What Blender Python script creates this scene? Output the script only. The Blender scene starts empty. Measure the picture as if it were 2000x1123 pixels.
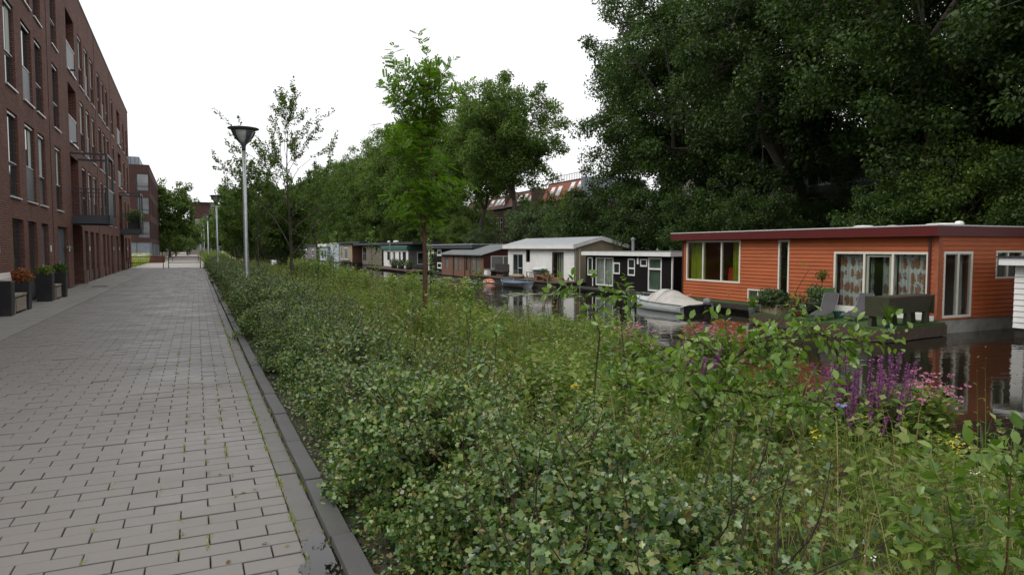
import bpy, math, random
import numpy as np
from mathutils import Vector, Matrix
R = math.radians
random.seed(7)
RNG = np.random.default_rng(11)
scene = bpy.context.scene
col = scene.collection

# ---------------------------------------------------------------- camera
WATER = -1.0
cam_d = bpy.data.cameras.new('camera'); cam = bpy.data.objects.new('camera', cam_d); col.objects.link(cam)
cam_d.lens = 23.994; cam_d.sensor_width = 36.0; cam_d.clip_start = 0.05; cam_d.clip_end = 3000
PITCH, YAW = math.atan(75.5 / 1333.0), R(24.81)
cam.location = (0, 0, 1.6); cam.rotation_euler = (R(90) - PITCH, 0, -YAW)
scene.camera = cam

# ---------------------------------------------------------------- sky, sun, exposure
world = bpy.data.worlds.new('World'); scene.world = world; world.use_nodes = True
wn, wl = world.node_tree.nodes, world.node_tree.links
bg = wn['Background']; bg.inputs['Strength'].default_value = 0.1
sky = wn.new('ShaderNodeTexSky'); sky.sky_type = 'NISHITA'; sky.sun_disc = False
SUN_EL, SUN_AZ = R(52), R(-75)
sky.sun_elevation = SUN_EL; sky.sun_rotation = SUN_AZ; sky.dust_density = 4.0
cloud = wn.new('ShaderNodeMix'); cloud.data_type = 'RGBA'
cloud.inputs[0].default_value = 0.88
wl.new(sky.outputs[0], cloud.inputs[6]); cloud.inputs[7].default_value = (11.4, 11.4, 11.5, 1)   # closed white cloud cover
wl.new(cloud.outputs[2], bg.inputs['Color'])
sun_d = bpy.data.lights.new('sun', 'SUN'); sun_d.energy = 1.3; sun_d.angle = R(25); sun_d.color = (1, .96, .9)
sun = bpy.data.objects.new('sun', sun_d); col.objects.link(sun)
sd = Vector((math.sin(SUN_AZ) * math.cos(SUN_EL), math.cos(SUN_AZ) * math.cos(SUN_EL), math.sin(SUN_EL)))
sun.rotation_euler = sd.to_track_quat('Z', 'Y').to_euler(); sun.location = (0, 0, 40)
vs = scene.view_settings; vs.view_transform = 'Standard'; vs.look = 'None'; vs.exposure = 0.22; vs.gamma = 1.0
cy = scene.cycles
cy.max_bounces = 6; cy.diffuse_bounces = 3; cy.glossy_bounces = 3; cy.transmission_bounces = 4; cy.transparent_max_bounces = 8
cy.use_denoising = True; cy.caustics_reflective = False; cy.caustics_refractive = False

# ---------------------------------------------------------------- helpers: objects
def tag(o, label=None, cat=None, group=None, kind=None):
    if label: o['label'] = label
    if cat: o['category'] = cat
    if group: o['group'] = group
    if kind: o['kind'] = kind
    return o
def thing(name, label, cat, loc=(0, 0, 0), rz=0, group=None):
    o = bpy.data.objects.new(name, None); col.objects.link(o); o.empty_display_size = .2
    o.location = loc; o.rotation_euler = (0, 0, rz)
    return tag(o, label, cat, group)
def link(name, me, parent=None):
    o = bpy.data.objects.new(name, me); col.objects.link(o)
    if parent is not None: o.parent = parent
    return o
def copy_tree(o, parent=None):
    c = o.copy(); col.objects.link(c); c.parent = parent
    for ch in o.children: copy_tree(ch, c)
    return c
class MB:
    """collects boxes, tubes, lathes ... and links them as one mesh"""
    def __init__(s): s.v = []; s.f = []
    def add(s, vs, fs):
        n = len(s.v); s.v += [tuple(map(float, p)) for p in vs]; s.f += [tuple(i + n for i in f) for f in fs]; return s
    def box(s, x0, x1, y0, y1, z0, z1):
        return s.add([(x0,y0,z0),(x1,y0,z0),(x1,y1,z0),(x0,y1,z0),(x0,y0,z1),(x1,y0,z1),(x1,y1,z1),(x0,y1,z1)],
                     [(0,3,2,1),(4,5,6,7),(0,1,5,4),(1,2,6,5),(2,3,7,6),(3,0,4,7)])
    def hexa(s, b, t):   # four bottom points, four top points
        return s.add(list(b) + list(t), [(0,3,2,1),(4,5,6,7),(0,1,5,4),(1,2,6,5),(2,3,7,6),(3,0,4,7)])
    def mbox(s, m, u0, u1, v0, v1, d0, d1):
        return s.hexa([m(u0,v0,d0),m(u1,v0,d0),m(u1,v1,d0),m(u0,v1,d0)], [m(u0,v0,d1),m(u1,v0,d1),m(u1,v1,d1),m(u0,v1,d1)])
    def quad(s, *p): return s.add(p, [tuple(range(len(p)))])
    def prism(s, poly, z0, z1):   # polygon in xy
        n = len(poly)
        return s.add([(x,y,z0) for x,y in poly] + [(x,y,z1) for x,y in poly],
                     [tuple(range(n))[::-1], tuple(range(n, 2*n))] + [(i,(i+1)%n,n+(i+1)%n,n+i) for i in range(n)])
    def tube(s, pts, r, n=6, cap=True):
        pts = [Vector(p) for p in pts]; k = len(pts)
        rs = r if isinstance(r, (list, tuple)) else [r] * k
        base = len(s.v); up = None
        for i, p in enumerate(pts):
            d = (pts[min(i+1, k-1)] - pts[max(i-1, 0)]); d = d.normalized() if d.length > 1e-9 else Vector((0,0,1))
            if up is None: up = Vector((1,0,0)) if abs(d.x) < .8 else Vector((0,1,0))
            a = (up - d * up.dot(d)).normalized(); b = d.cross(a); up = a
            for j in range(n):
                q = p + (a * math.cos(2*math.pi*j/n) + b * math.sin(2*math.pi*j/n)) * rs[i]; s.v.append(tuple(q))
        for i in range(k-1):
            for j in range(n):
                s.f.append((base+i*n+j, base+i*n+(j+1)%n, base+(i+1)*n+(j+1)%n, base+(i+1)*n+j))
        if cap:
            s.f.append(tuple(base+j for j in range(n))[::-1]); s.f.append(tuple(base+(k-1)*n+j for j in range(n)))
        return s
    def lathe(s, prof, c=(0,0,0), n=20, sx=1, sy=1):
        base = len(s.v)
        for r, z in prof:
            for j in range(n):
                a = 2*math.pi*j/n; s.v.append((c[0]+r*math.cos(a)*sx, c[1]+r*math.sin(a)*sy, c[2]+z))
        for i in range(len(prof)-1):
            for j in range(n):
                s.f.append((base+i*n+j, base+i*n+(j+1)%n, base+(i+1)*n+(j+1)%n, base+(i+1)*n+j))
        if prof[0][0] > 1e-4: s.f.append(tuple(base+j for j in range(n))[::-1])
        if prof[-1][0] > 1e-4: s.f.append(tuple(base+(len(prof)-1)*n+j for j in range(n)))
        return s
    def mesh(s, name, mat, smooth=False):
        me = bpy.data.meshes.new(name); me.from_pydata(s.v, [], s.f); me.materials.append(mat)
        if smooth: me.polygons.foreach_set('use_smooth', [True] * len(me.polygons))
        me.update(); return me
    def build(s, name, mat, parent=None, smooth=False, bevel=0):
        o = link(name, s.mesh(name, mat, smooth), parent)
        if bevel:
            b = o.modifiers.new('bevel', 'BEVEL'); b.width = bevel; b.segments = 2; b.limit_method = 'ANGLE'
        return o
def npmesh(name, V, F, mat, parent=None, smooth=False):
    """triangles (or quads) from arrays"""
    V = np.asarray(V, np.float32); F = np.asarray(F, np.int32); k = F.shape[1]
    me = bpy.data.meshes.new(name); me.vertices.add(len(V)); me.vertices.foreach_set('co', V.ravel())
    me.loops.add(F.size); me.loops.foreach_set('vertex_index', F.ravel())
    me.polygons.add(len(F)); me.polygons.foreach_set('loop_start', np.arange(0, F.size, k, dtype=np.int32))
    try: me.polygons.foreach_set('loop_total', np.full(len(F), k, np.int32))
    except Exception: pass
    if smooth: me.polygons.foreach_set('use_smooth', np.ones(len(F), bool))
    me.materials.append(mat); me.update(calc_edges=True); me.validate()
    return link(name, me, parent)

# ---------------------------------------------------------------- helpers: materials
def nt(name):
    m = bpy.data.materials.new(name); m.use_nodes = True; t = m.node_tree
    return m, t, t.nodes['Principled BSDF'], t.nodes, t.links
def rgb(c, k=1.0): return tuple(min(1, max(0, x * k)) for x in c[:3]) + (1,)
def mat(name, c, rough=.6, var=.18, scale=3.0, bump=.0, bscale=40., metal=0., spec=.4, fine=.5, stretch=(1,1,1), dirt=None, dirt_amt=.0):
    m, t, p, N, L = nt(name)
    tc = N.new('ShaderNodeTexCoord'); mp = N.new('ShaderNodeMapping'); mp.inputs['Scale'].default_value = stretch
    L.new(tc.outputs['Object'], mp.inputs[0])
    n1 = N.new('ShaderNodeTexNoise'); n1.inputs['Scale'].default_value = scale; n1.inputs['Detail'].default_value = 6; n1.inputs['Roughness'].default_value = .65
    L.new(mp.outputs[0], n1.inputs['Vector'])
    r = N.new('ShaderNodeValToRGB'); r.color_ramp.elements[0].position = .3; r.color_ramp.elements[1].position = .7
    r.color_ramp.elements[0].color = rgb(c, 1-var); r.color_ramp.elements[1].color = rgb(c, 1+var)
    L.new(n1.outputs[0], r.inputs[0]); out = r.outputs[0]
    if dirt:
        n3 = N.new('ShaderNodeTexNoise'); n3.inputs['Scale'].default_value = scale * .45; n3.inputs['Detail'].default_value = 9; n3.inputs['Roughness'].default_value = .75
        L.new(mp.outputs[0], n3.inputs['Vector'])
        r3 = N.new('ShaderNodeValToRGB'); r3.color_ramp.elements[0].position = .48; r3.color_ramp.elements[1].position = .72
        mx = N.new('ShaderNodeMix'); mx.data_type = 'RGBA'; L.new(n3.outputs[0], r3.inputs[0])
        mm = N.new('ShaderNodeMath'); mm.operation = 'MULTIPLY'; mm.inputs[1].default_value = dirt_amt
        L.new(r3.outputs[0], mm.inputs[0]); L.new(mm.outputs[0], mx.inputs[0]); L.new(out, mx.inputs[6]); mx.inputs[7].default_value = rgb(dirt); out = mx.outputs[2]
    L.new(out, p.inputs['Base Color']); p.inputs['Roughness'].default_value = rough; p.inputs['Metallic'].default_value = metal
    p.inputs['Specular IOR Level'].default_value = spec
    if bump:
        n2 = N.new('ShaderNodeTexNoise'); n2.inputs['Scale'].default_value = bscale; n2.inputs['Detail'].default_value = 4
        L.new(mp.outputs[0], n2.inputs['Vector']); b = N.new('ShaderNodeBump'); b.inputs['Strength'].default_value = bump; b.inputs['Distance'].default_value = .02
        L.new(n2.outputs[0], b.inputs['Height']); L.new(b.outputs[0], p.inputs['Normal'])
    return m
def island_mat(name, cols, rough=.55, trans=.3, spec=.22, tcol=None, per_obj=.18):
    """leaf-like: colour picked per mesh island, part of the light passes through"""
    m, t, p, N, L = nt(name)
    g = N.new('ShaderNodeNewGeometry'); r = N.new('ShaderNodeValToRGB'); r.color_ramp.interpolation = 'LINEAR'
    e = r.color_ramp.elements
    while len(e) < len(cols): e.new(.5)
    for i, c in enumerate(cols): e[i].position = i / (len(cols) - 1); e[i].color = rgb(c)
    L.new(g.outputs['Random Per Island'], r.inputs[0])
    oi = N.new('ShaderNodeObjectInfo'); mr = N.new('ShaderNodeMapRange'); mr.inputs[3].default_value = 1 - per_obj; mr.inputs[4].default_value = 1 + per_obj; L.new(oi.outputs['Random'], mr.inputs[0])
    sc = N.new('ShaderNodeVectorMath'); sc.operation = 'SCALE'; L.new(r.outputs[0], sc.inputs[0]); L.new(mr.outputs[0], sc.inputs['Scale']); L.new(sc.outputs[0], p.inputs['Base Color'])
    p.inputs['Roughness'].default_value = rough; p.inputs['Specular IOR Level'].default_value = spec
    if trans:
        tr = N.new('ShaderNodeBsdfTranslucent'); mx = N.new('ShaderNodeMixShader'); mx.inputs[0].default_value = trans
        hs = N.new('ShaderNodeMix'); hs.data_type = 'RGBA'; hs.blend_type = 'MULTIPLY'; hs.inputs[0].default_value = 1
        hs.inputs[7].default_value = tcol or (1.5, 1.55, .7, 1); L.new(sc.outputs[0], hs.inputs[6]); L.new(hs.outputs[2], tr.inputs[0])
        L.new(p.outputs[0], mx.inputs[1]); L.new(tr.outputs[0], mx.inputs[2])
        L.new(mx.outputs[0], N['Material Output'].inputs[0])
    return m
def brick_mat(name, c1, c2, mortar, bw=.21, bh=.0625, mort=.010, rough=.85, bump=.5, vec='wall'):
    m, t, p, N, L = nt(name)
    tc = N.new('ShaderNodeTexCoord'); sp = N.new('ShaderNodeSeparateXYZ'); L.new(tc.outputs['Object'], sp.inputs[0])
    cb = N.new('ShaderNodeCombineXYZ')
    if vec == 'wall':
        ad = N.new('ShaderNodeMath'); L.new(sp.outputs[0], ad.inputs[0]); L.new(sp.outputs[1], ad.inputs[1])
        L.new(ad.outputs[0], cb.inputs[0]); L.new(sp.outputs[2], cb.inputs[1])
    else:
        L.new(sp.outputs[0], cb.inputs[0]); L.new(sp.outputs[1], cb.inputs[1])
    b = N.new('ShaderNodeTexBrick'); L.new(cb.outputs[0], b.inputs['Vector'])
    b.inputs['Scale'].default_value = 1; b.inputs['Brick Width'].default_value = bw; b.inputs['Row Height'].default_value = bh
    b.inputs['Mortar Size'].default_value = mort; b.inputs['Mortar Smooth'].default_value = .2
    b.inputs['Color1'].default_value = rgb(c1); b.inputs['Color2'].default_value = rgb(c2); b.inputs['Mortar'].default_value = rgb(mortar)
    n = N.new('ShaderNodeTexNoise'); n.inputs['Scale'].default_value = .9; n.inputs['Detail'].default_value = 8; n.inputs['Roughness'].default_value = .7
    L.new(tc.outputs['Object'], n.inputs['Vector'])
    rr = N.new('ShaderNodeMapRange'); rr.inputs[1].default_value = .3; rr.inputs[2].default_value = .7; rr.inputs[3].default_value = .78; rr.inputs[4].default_value = 1.18
    L.new(n.outputs[0], rr.inputs[0]); mx = N.new('ShaderNodeVectorMath'); mx.operation = 'SCALE'
    L.new(b.outputs[0], mx.inputs[0]); L.new(rr.outputs[0], mx.inputs['Scale']); L.new(mx.outputs[0], p.inputs['Base Color'])
    p.inputs['Roughness'].default_value = rough; p.inputs['Specular IOR Level'].default_value = .25
    bp = N.new('ShaderNodeBump'); bp.inputs['Strength'].default_value = bump; bp.inputs['Distance'].default_value = .01; bp.invert = True
    L.new(b.outputs['Fac'], bp.inputs['Height']); L.new(bp.outputs[0], p.inputs['Normal'])
    return m
def glass_mat(name, tint=(.88,.9,.89), ior=1.5):
    m, t, p, N, L = nt(name); N.remove(p)
    tr = N.new('ShaderNodeBsdfTransparent'); tr.inputs[0].default_value = rgb(tint); gl = N.new('ShaderNodeBsdfGlossy'); gl.inputs['Roughness'].default_value = .02
    lw = N.new('ShaderNodeLayerWeight'); lw.inputs[0].default_value = .5; pw = N.new('ShaderNodeMath'); pw.operation = 'POWER'; pw.inputs[1].default_value = 4; L.new(lw.outputs['Facing'], pw.inputs[0])
    fr = N.new('ShaderNodeMath'); fr.operation = 'MULTIPLY_ADD'; fr.inputs[1].default_value = .7; fr.inputs[2].default_value = .05; L.new(pw.outputs[0], fr.inputs[0]); mx = N.new('ShaderNodeMixShader')
    L.new(fr.outputs[0], mx.inputs[0]); L.new(tr.outputs[0], mx.inputs[1]); L.new(gl.outputs[0], mx.inputs[2]); L.new(mx.outputs[0], N['Material Output'].inputs[0])
    return m
M = {}
def setup_mats():
    M['brick'] = brick_mat('facade brick', (.28,.116,.080), (.175,.076,.057), (.055,.042,.037), .21, .0625, .014)
    M['brick_far'] = brick_mat('far facade brick', (.125,.058,.048), (.09,.042,.037), (.05,.04,.037))
    M['brick_old'] = brick_mat('old brown brick', (.14,.085,.065), (.10,.06,.05), (.08,.06,.055))
    M['frame_grey'] = mat('anthracite frame paint', (.05,.056,.066), .4, .12, 2)
    M['panel_grey'] = mat('grey balustrade panel', (.10,.108,.125), .45, .1, 1.2)
    M['sill'] = mat('pale aluminium sill', (.62,.62,.62), .35, .1, 3)
    M['glass_dark'] = mat('dark window glass', (.022,.03,.033), .03, .3, .6, spec=.8)
    M['glass_lit'] = mat('curtained and sky toned window glass', (.20,.215,.22), .06, .35, .8, spec=.8)  # pale tone for curtains; on the far block it paints sky reflection
    M['glass'] = glass_mat('clear glass')
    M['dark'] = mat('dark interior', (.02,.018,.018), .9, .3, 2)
    M['room'] = mat('dim room wall', (.45,.43,.38), .9, .15, 1)
    M['concrete'] = mat('weathered concrete', (.33,.32,.29), .85, .22, 2.2, .3, 30, dirt=(.09,.085,.07), dirt_amt=.7)
    M['zinc'] = mat('zinc cladding', (.25,.28,.31), .45, .15, 1.5)
    M['steel'] = mat('galvanised steel', (.42,.44,.45), .42, .15, 6, metal=.7)
    M['lampgrey'] = mat('dark grey lamp metal', (.10,.11,.115), .45, .15, 5)
    M['opal'] = mat('opal lamp glass', (.55,.58,.58), .25, .06, 3)
    M['rust'] = mat('red brown railing paint', (.11,.035,.026), .5, .2, 5)
    M['black'] = mat('black planter coating', (.016,.017,.019), .5, .25, 4, dirt=(.06,.058,.055), dirt_amt=.5)
    M['wood_grey'] = mat('weathered wood', (.25,.21,.17), .8, .3, 6, .3, 40, stretch=(8,1,1))
    M['wood_white'] = mat('bleached wood', (.62,.57,.53), .7, .16, 5, stretch=(1,6,1))
    M['orange'] = mat('orange painted boards', (.42,.104,.031), .6, .15, 1.3, .12, 60, stretch=(1,.4,3), dirt=(.25,.08,.04), dirt_amt=.35)
    M['red'] = mat('dark red fascia paint', (.10,.014,.013), .45, .12, 1.5)
    M['white'] = mat('white paint', (.80,.80,.78), .45, .05, 2, dirt=(.55,.54,.50), dirt_amt=.35)
    M['cream'] = mat('cream window paint', (.72,.69,.60), .45, .05, 2)
    M['tan'] = mat('tan painted boards', (.34,.285,.19), .65, .12, 2)
    M['blackwood'] = mat('black stained boards', (.011,.010,.010), .85, .3, 5, stretch=(1,.3,4), spec=.12)
    M['brownwood'] = mat('brown stained boards', (.17,.085,.052), .7, .25, 4, .2, 30, stretch=(1,.4,5))
    M['greyboard'] = mat('grey brown boards', (.17,.14,.115), .75, .25, 4, stretch=(1,.4,5))
    M['maroon'] = mat('maroon boards', (.075,.022,.02), .6, .2, 4)
    M['felt'] = mat('grey roofing felt', (.15,.165,.165), .85, .18, 2.5, .3, 80)
    M['felt_light'] = mat('pale grey roofing', (.33,.35,.37), .7, .12, 2)
    M['roofdark'] = mat('dark roof edge', (.045,.05,.06), .5, .15, 3)
    M['greenpaint'] = mat('green fascia paint', (.03,.12,.085), .5, .15, 2)
    M['paleblue'] = mat('pale blue metal', (.48,.55,.60), .5, .1, 2)
    M['turf'] = mat('artificial turf', (.045,.09,.022), .95, .35, 14, .6, 300)
    M['deckwood'] = mat('old deck timber', (.085,.058,.042), .85, .3, 5, .4, 40, stretch=(1,4,1), dirt=(.05,.055,.03), dirt_amt=.6)
    M['darkwood'] = mat('dark wet timber', (.035,.03,.026), .7, .3, 5)
    M['tarp'] = mat('grey boat cover canvas', (.45,.435,.40), .85, .14, 4, .35, 25, dirt=(.24,.235,.2), dirt_amt=.6)
    M['gel'] = mat('pale blue gelcoat', (.60,.67,.68), .3, .08, 3)
    M['blueboat'] = mat('blue boat paint', (.10,.25,.42), .45, .15, 4)
    M['bluedark'] = mat('dark blue float plastic', (.02,.05,.12), .5, .2, 4)
    M['boatgrey'] = mat('grey boat hull', (.17,.17,.165), .6, .2, 4)
    M['dinghy'] = mat('faded orange plastic', (.55,.16,.08), .5, .15, 5)
    M['rubber'] = mat('black plastic', (.02,.02,.022), .45, .2, 5)
    M['greencurtain'] = mat('lime green curtain', (.30,.36,.03), .9, .12, 3)
    M['palecurtain'] = mat('pale green curtain', (.46,.50,.46), .9, .1, 3)
    M['greencurt2'] = mat('dark green curtain', (.13,.2,.15), .9, .15, 3)
    M['redchair'] = mat('red chair fabric', (.52,.03,.012), .8, .12, 4)
    M['greenpot'] = mat('green glazed pot', (.13,.22,.075), .35, .14, 3)
    M['terracotta'] = mat('terracotta', (.32,.10,.05), .8, .2, 5)
    M['darkpot'] = mat('dark clay pot', (.05,.042,.037), .6, .2, 5)
    M['greypot'] = mat('grey pot', (.16,.17,.18), .6, .15, 5)
    M['wicker'] = mat('wicker weave', (.26,.21,.14), .85, .4, 40, .6, 90)
    M['trough'] = mat('olive green painted timber', (.043,.046,.024), .6, .2, 5)
    M['fabricgrey'] = mat('grey lounger mesh', (.062,.06,.064), .8, .2, 12)
    M['bark'] = mat('grey brown bark', (.075,.065,.05), .95, .35, 6, .8, 25, stretch=(1,1,.4))
    M['bark_light'] = mat('plane tree bark', (.13,.125,.10), .95, .45, 2.4, .5, 25)
    M['bark_red'] = mat('reddish young bark', (.10,.05,.03), .85, .25, 12, .2, 60)
    M['twig'] = mat('dark twig', (.045,.03,.022), .85, .25, 12)
    M['tiles'] = mat('orange roof tiles', (.25,.082,.05), .75, .25, 5)
    M['tiles_dark'] = mat('brown roof tiles', (.15,.068,.05), .75, .25, 5)
    M['skylight'] = mat('skylight glass', (.25,.28,.30), .08, .1, 2, spec=.9)
    M['soil'] = mat('dark soil', (.040,.032,.022), .95, .4, 3, .5, 30, dirt=(.035,.055,.018), dirt_amt=.9)
    M['cloth_dark'] = mat('dark clothing', (.02,.022,.03), .9, .2, 5)
    M['skin'] = mat('skin', (.5,.3,.22), .6, .05, 5)
    M['buildgrey'] = mat('grey rendered wall', (.16,.15,.145), .85, .2, 1.2)
    M['paver_far'] = brick_mat('far paving', (.34,.315,.285), (.28,.26,.235), (.16,.15,.13), .30, .15, .008, .6, .3, 'floor')
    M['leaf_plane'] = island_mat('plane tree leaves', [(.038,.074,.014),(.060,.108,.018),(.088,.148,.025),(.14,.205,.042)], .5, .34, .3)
    M['leaf_shaded'] = island_mat('shade toned canopy leaves', [(.018,.042,.011),(.031,.064,.014),(.048,.090,.019),(.090,.142,.032)], .5, .30, .3)  # albedo lowered: dimness of the right-hand trees put into the leaf colour
    M['leaf_bush'] = island_mat('quay bush leaves', [(.026,.048,.02),(.045,.078,.03),(.07,.11,.04),(.12,.155,.075)], .5, .25)
    M['leaf_young'] = island_mat('young tree leaves', [(.045,.082,.018),(.070,.122,.025),(.108,.170,.04)], .45, .38)
    M['leaf_rowan'] = island_mat('rowan leaflets', [(.07,.15,.014),(.11,.22,.02),(.165,.29,.035)], .45, .45)
    M['leaf_hedge'] = island_mat('hawthorn hedge leaves', [(.018,.048,.014),(.044,.098,.025),(.078,.152,.036),(.118,.20,.052),(.175,.26,.078),(.25,.31,.085),(.17,.11,.05)], .32, .24, .6)
    M['leaf_plum'] = island_mat('plum leaves', [(.06,.125,.016),(.10,.19,.022),(.145,.25,.036),(.24,.34,.085)], .34, .36, .6)
    M['leaf_herb'] = island_mat('meadow herb leaves', [(.066,.125,.022),(.11,.19,.032),(.17,.255,.05),(.235,.305,.08),(.33,.325,.14)], .55, .36)
    M['grass'] = island_mat('meadow grass', [(.10,.16,.028),(.175,.24,.045),(.27,.315,.085),(.44,.40,.20)], .6, .38)
    M['dry'] = island_mat('dry stalks', [(.10,.055,.028),(.20,.12,.055),(.32,.25,.13),(.16,.075,.03)], .8, .1)
    M['reed'] = island_mat('reed leaves', [(.04,.085,.035),(.07,.13,.05),(.10,.16,.06)], .5, .3)
    M['fl_white'] = island_mat('white flowers', [(.62,.62,.56),(.75,.75,.7)], .7, .2, .2, (1,1,1,1))
    M['fl_yellow'] = island_mat('yellow flowers', [(.68,.50,.03),(.75,.60,.06)], .7, .2, .2, (1,1,.6,1))
    M['fl_blue'] = island_mat('blue flowers', [(.26,.30,.65),(.38,.42,.75)], .7, .2, .2, (1,1,1,1))
    M['fl_purple'] = island_mat('purple loosestrife flowers', [(.24,.06,.21),(.33,.10,.29),(.40,.17,.35)], .7, .3, .2, (1.2,.9,1.2,1))
    M['fl_pink'] = island_mat('pink willowherb flowers', [(.58,.20,.34),(.68,.32,.46)], .7, .3, .2, (1.1,1,1,1))
    M['rustleaf'] = island_mat('rust red leaves', [(.22,.06,.025),(.32,.10,.04),(.26,.15,.06)], .6, .3)
    M['pad'] = island_mat('lily pad', [(.17,.215,.105),(.22,.26,.14)], .35, 0, .5)
    # pavers: grey concrete with brownish mottling, damp sheen
    m, t, p, N, L = nt('paver concrete')
    tc = N.new('ShaderNodeTexCoord'); oi = N.new('ShaderNodeNewGeometry')
    n1 = N.new('ShaderNodeTexNoise'); n1.inputs['Scale'].default_value = 160; n1.inputs['Detail'].default_value = 3
    n2 = N.new('ShaderNodeTexNoise'); n2.inputs['Scale'].default_value = .9; n2.inputs['Detail'].default_value = 8; n2.inputs['Roughness'].default_value = .7
    ps = N.new('ShaderNodeNewGeometry'); L.new(ps.outputs['Position'], n1.inputs['Vector']); L.new(ps.outputs['Position'], n2.inputs['Vector'])
    wn_ = N.new('ShaderNodeTexWhiteNoise'); sn = N.new('ShaderNodeVectorMath'); sn.operation = 'SNAP'; sn.inputs[1].default_value = (.15,.15,10)
    L.new(ps.outputs['Position'], sn.inputs[0]); L.new(sn.outputs[0], wn_.inputs['Vector'])
    r = N.new('ShaderNodeValToRGB'); e = r.color_ramp.elements
    e[0].position = .25; e[0].color = (.054,.051,.048,1); e[1].position = .85; e[1].color = (.170,.158,.145,1)
    a1 = N.new('ShaderNodeMath'); a1.operation = 'MULTIPLY_ADD'; a1.inputs[1].default_value = .75; L.new(n2.outputs[0], a1.inputs[0])
    a2 = N.new('ShaderNodeMath'); a2.operation = 'MULTIPLY_ADD'; a2.inputs[1].default_value = .62; L.new(n1.outputs[0], a2.inputs[0]); L.new(a1.outputs[0], a2.inputs[2])
    oi2 = N.new('ShaderNodeObjectInfo'); a3 = N.new('ShaderNodeMath'); L.new(oi2.outputs['Random'], a3.inputs[0]); L.new(oi.outputs['Random Per Island'], a3.inputs[1]); a4 = N.new('ShaderNodeMath'); a4.operation = 'FRACT'; L.new(a3.outputs[0], a4.inputs[0])
    a5 = N.new('ShaderNodeMath'); a5.operation = 'MULTIPLY_ADD'; a5.inputs[1].default_value = .34; L.new(a4.outputs[0], a5.inputs[0]); a6 = N.new('ShaderNodeMath'); a6.inputs[1].default_value = -.24; L.new(a2.outputs[0], a6.inputs[0]); L.new(a6.outputs[0], a5.inputs[2])
    L.new(a5.outputs[0], r.inputs[0]); L.new(r.outputs[0], p.inputs['Base Color'])
    rr = N.new('ShaderNodeMapRange'); rr.inputs[1].default_value = .35; rr.inputs[2].default_value = .65; rr.inputs[3].default_value = .42; rr.inputs[4].default_value = .68
    L.new(n2.outputs[0], rr.inputs[0]); L.new(rr.outputs[0], p.inputs['Roughness'])
    b = N.new('ShaderNodeBump'); b.inputs['Strength'].default_value = .35; b.inputs['Distance'].default_value = .004; L.new(n1.outputs[0], b.inputs['Height']); L.new(b.outputs[0], p.inputs['Normal'])
    M['paver'] = m
    M['kerb'] = mat('dark kerb concrete', (.085,.084,.082), .6, .16, 2.5, .25, 120, dirt=(.06,.065,.05), dirt_amt=.5)
    M['slab'] = mat('gutter slab concrete', (.135,.128,.118), .55, .18, 3, .25, 120, dirt=(.09,.09,.075), dirt_amt=.6)
    M['tile'] = mat('pale paving tile', (.215,.21,.19), .62, .15, 1.1, .2, 100, dirt=(.17,.165,.14), dirt_amt=.5)
    M['joint'] = mat('sandy joint with moss', (.035,.032,.026), .95, .3, 5, .3, 60, dirt=(.05,.085,.02), dirt_amt=.9)
    m, t, p, N, L = nt('puddle water'); p.inputs['Base Color'].default_value = (.006,.005,.004,1); p.inputs['Roughness'].default_value = .03
    M['puddle'] = m
    # canal water: dark, glossy, small wind ripples
    m, t, p, N, L = nt('canal water'); p.inputs['Base Color'].default_value = (.012,.011,.007,1); p.inputs['Roughness'].default_value = .035; p.inputs['IOR'].default_value = 1.33
    tc = N.new('ShaderNodeTexCoord'); mp = N.new('ShaderNodeMapping'); mp.inputs['Scale'].default_value = (1.0, 2.2, 1); mp.inputs['Rotation'].default_value = (0, 0, R(25))
    L.new(tc.outputs['Object'], mp.inputs[0])
    n1 = N.new('ShaderNodeTexNoise'); n1.inputs['Scale'].default_value = 1.6; n1.inputs['Detail'].default_value = 3; L.new(mp.outputs[0], n1.inputs['Vector'])
    n2 = N.new('ShaderNodeTexNoise'); n2.inputs['Scale'].default_value = .12; n2.inputs['Detail'].default_value = 2; L.new(tc.outputs['Object'], n2.inputs['Vector'])
    rr = N.new('ShaderNodeMapRange'); rr.inputs[1].default_value = .42; rr.inputs[2].default_value = .62; rr.inputs[3].default_value = .05; rr.inputs[4].default_value = .5; L.new(n2.outputs[0], rr.inputs[0])
    b = N.new('ShaderNodeBump'); b.inputs['Distance'].default_value = .03; L.new(rr.outputs[0], b.inputs['Strength']); L.new(n1.outputs[0], b.inputs['Height']); L.new(b.outputs[0], p.inputs['Normal'])
    M['water'] = m
    # floral curtain: pale blue cloth, rows of rust coloured blooms on dark stems
    m, t, p, N, L = nt('floral curtain cloth')
    tc = N.new('ShaderNodeTexCoord'); mp = N.new('ShaderNodeMapping'); mp.inputs['Scale'].default_value = (1, 4.6, 2.3); mp.inputs['Location'].default_value = (0, 0, .25)
    L.new(tc.outputs['Object'], mp.inputs[0])
    v = N.new('ShaderNodeTexVoronoi'); v.inputs['Scale'].default_value = 1; v.inputs['Randomness'].default_value = .35; L.new(mp.outputs[0], v.inputs['Vector'])
    nz = N.new('ShaderNodeTexNoise'); nz.inputs['Scale'].default_value = 14; nz.inputs['Detail'].default_value = 4; L.new(tc.outputs['Object'], nz.inputs['Vector'])
    ad = N.new('ShaderNodeMath'); ad.operation = 'MULTIPLY_ADD'; ad.inputs[1].default_value = .55; L.new(nz.outputs[0], ad.inputs[0]); L.new(v.outputs['Distance'], ad.inputs[2])
    r = N.new('ShaderNodeValToRGB'); e = r.color_ramp.elements; e[0].position = .46; e[0].color = (.42,.15,.07,1); e[1].position = .60; e[1].color = (.36,.20,.14,1)
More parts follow.
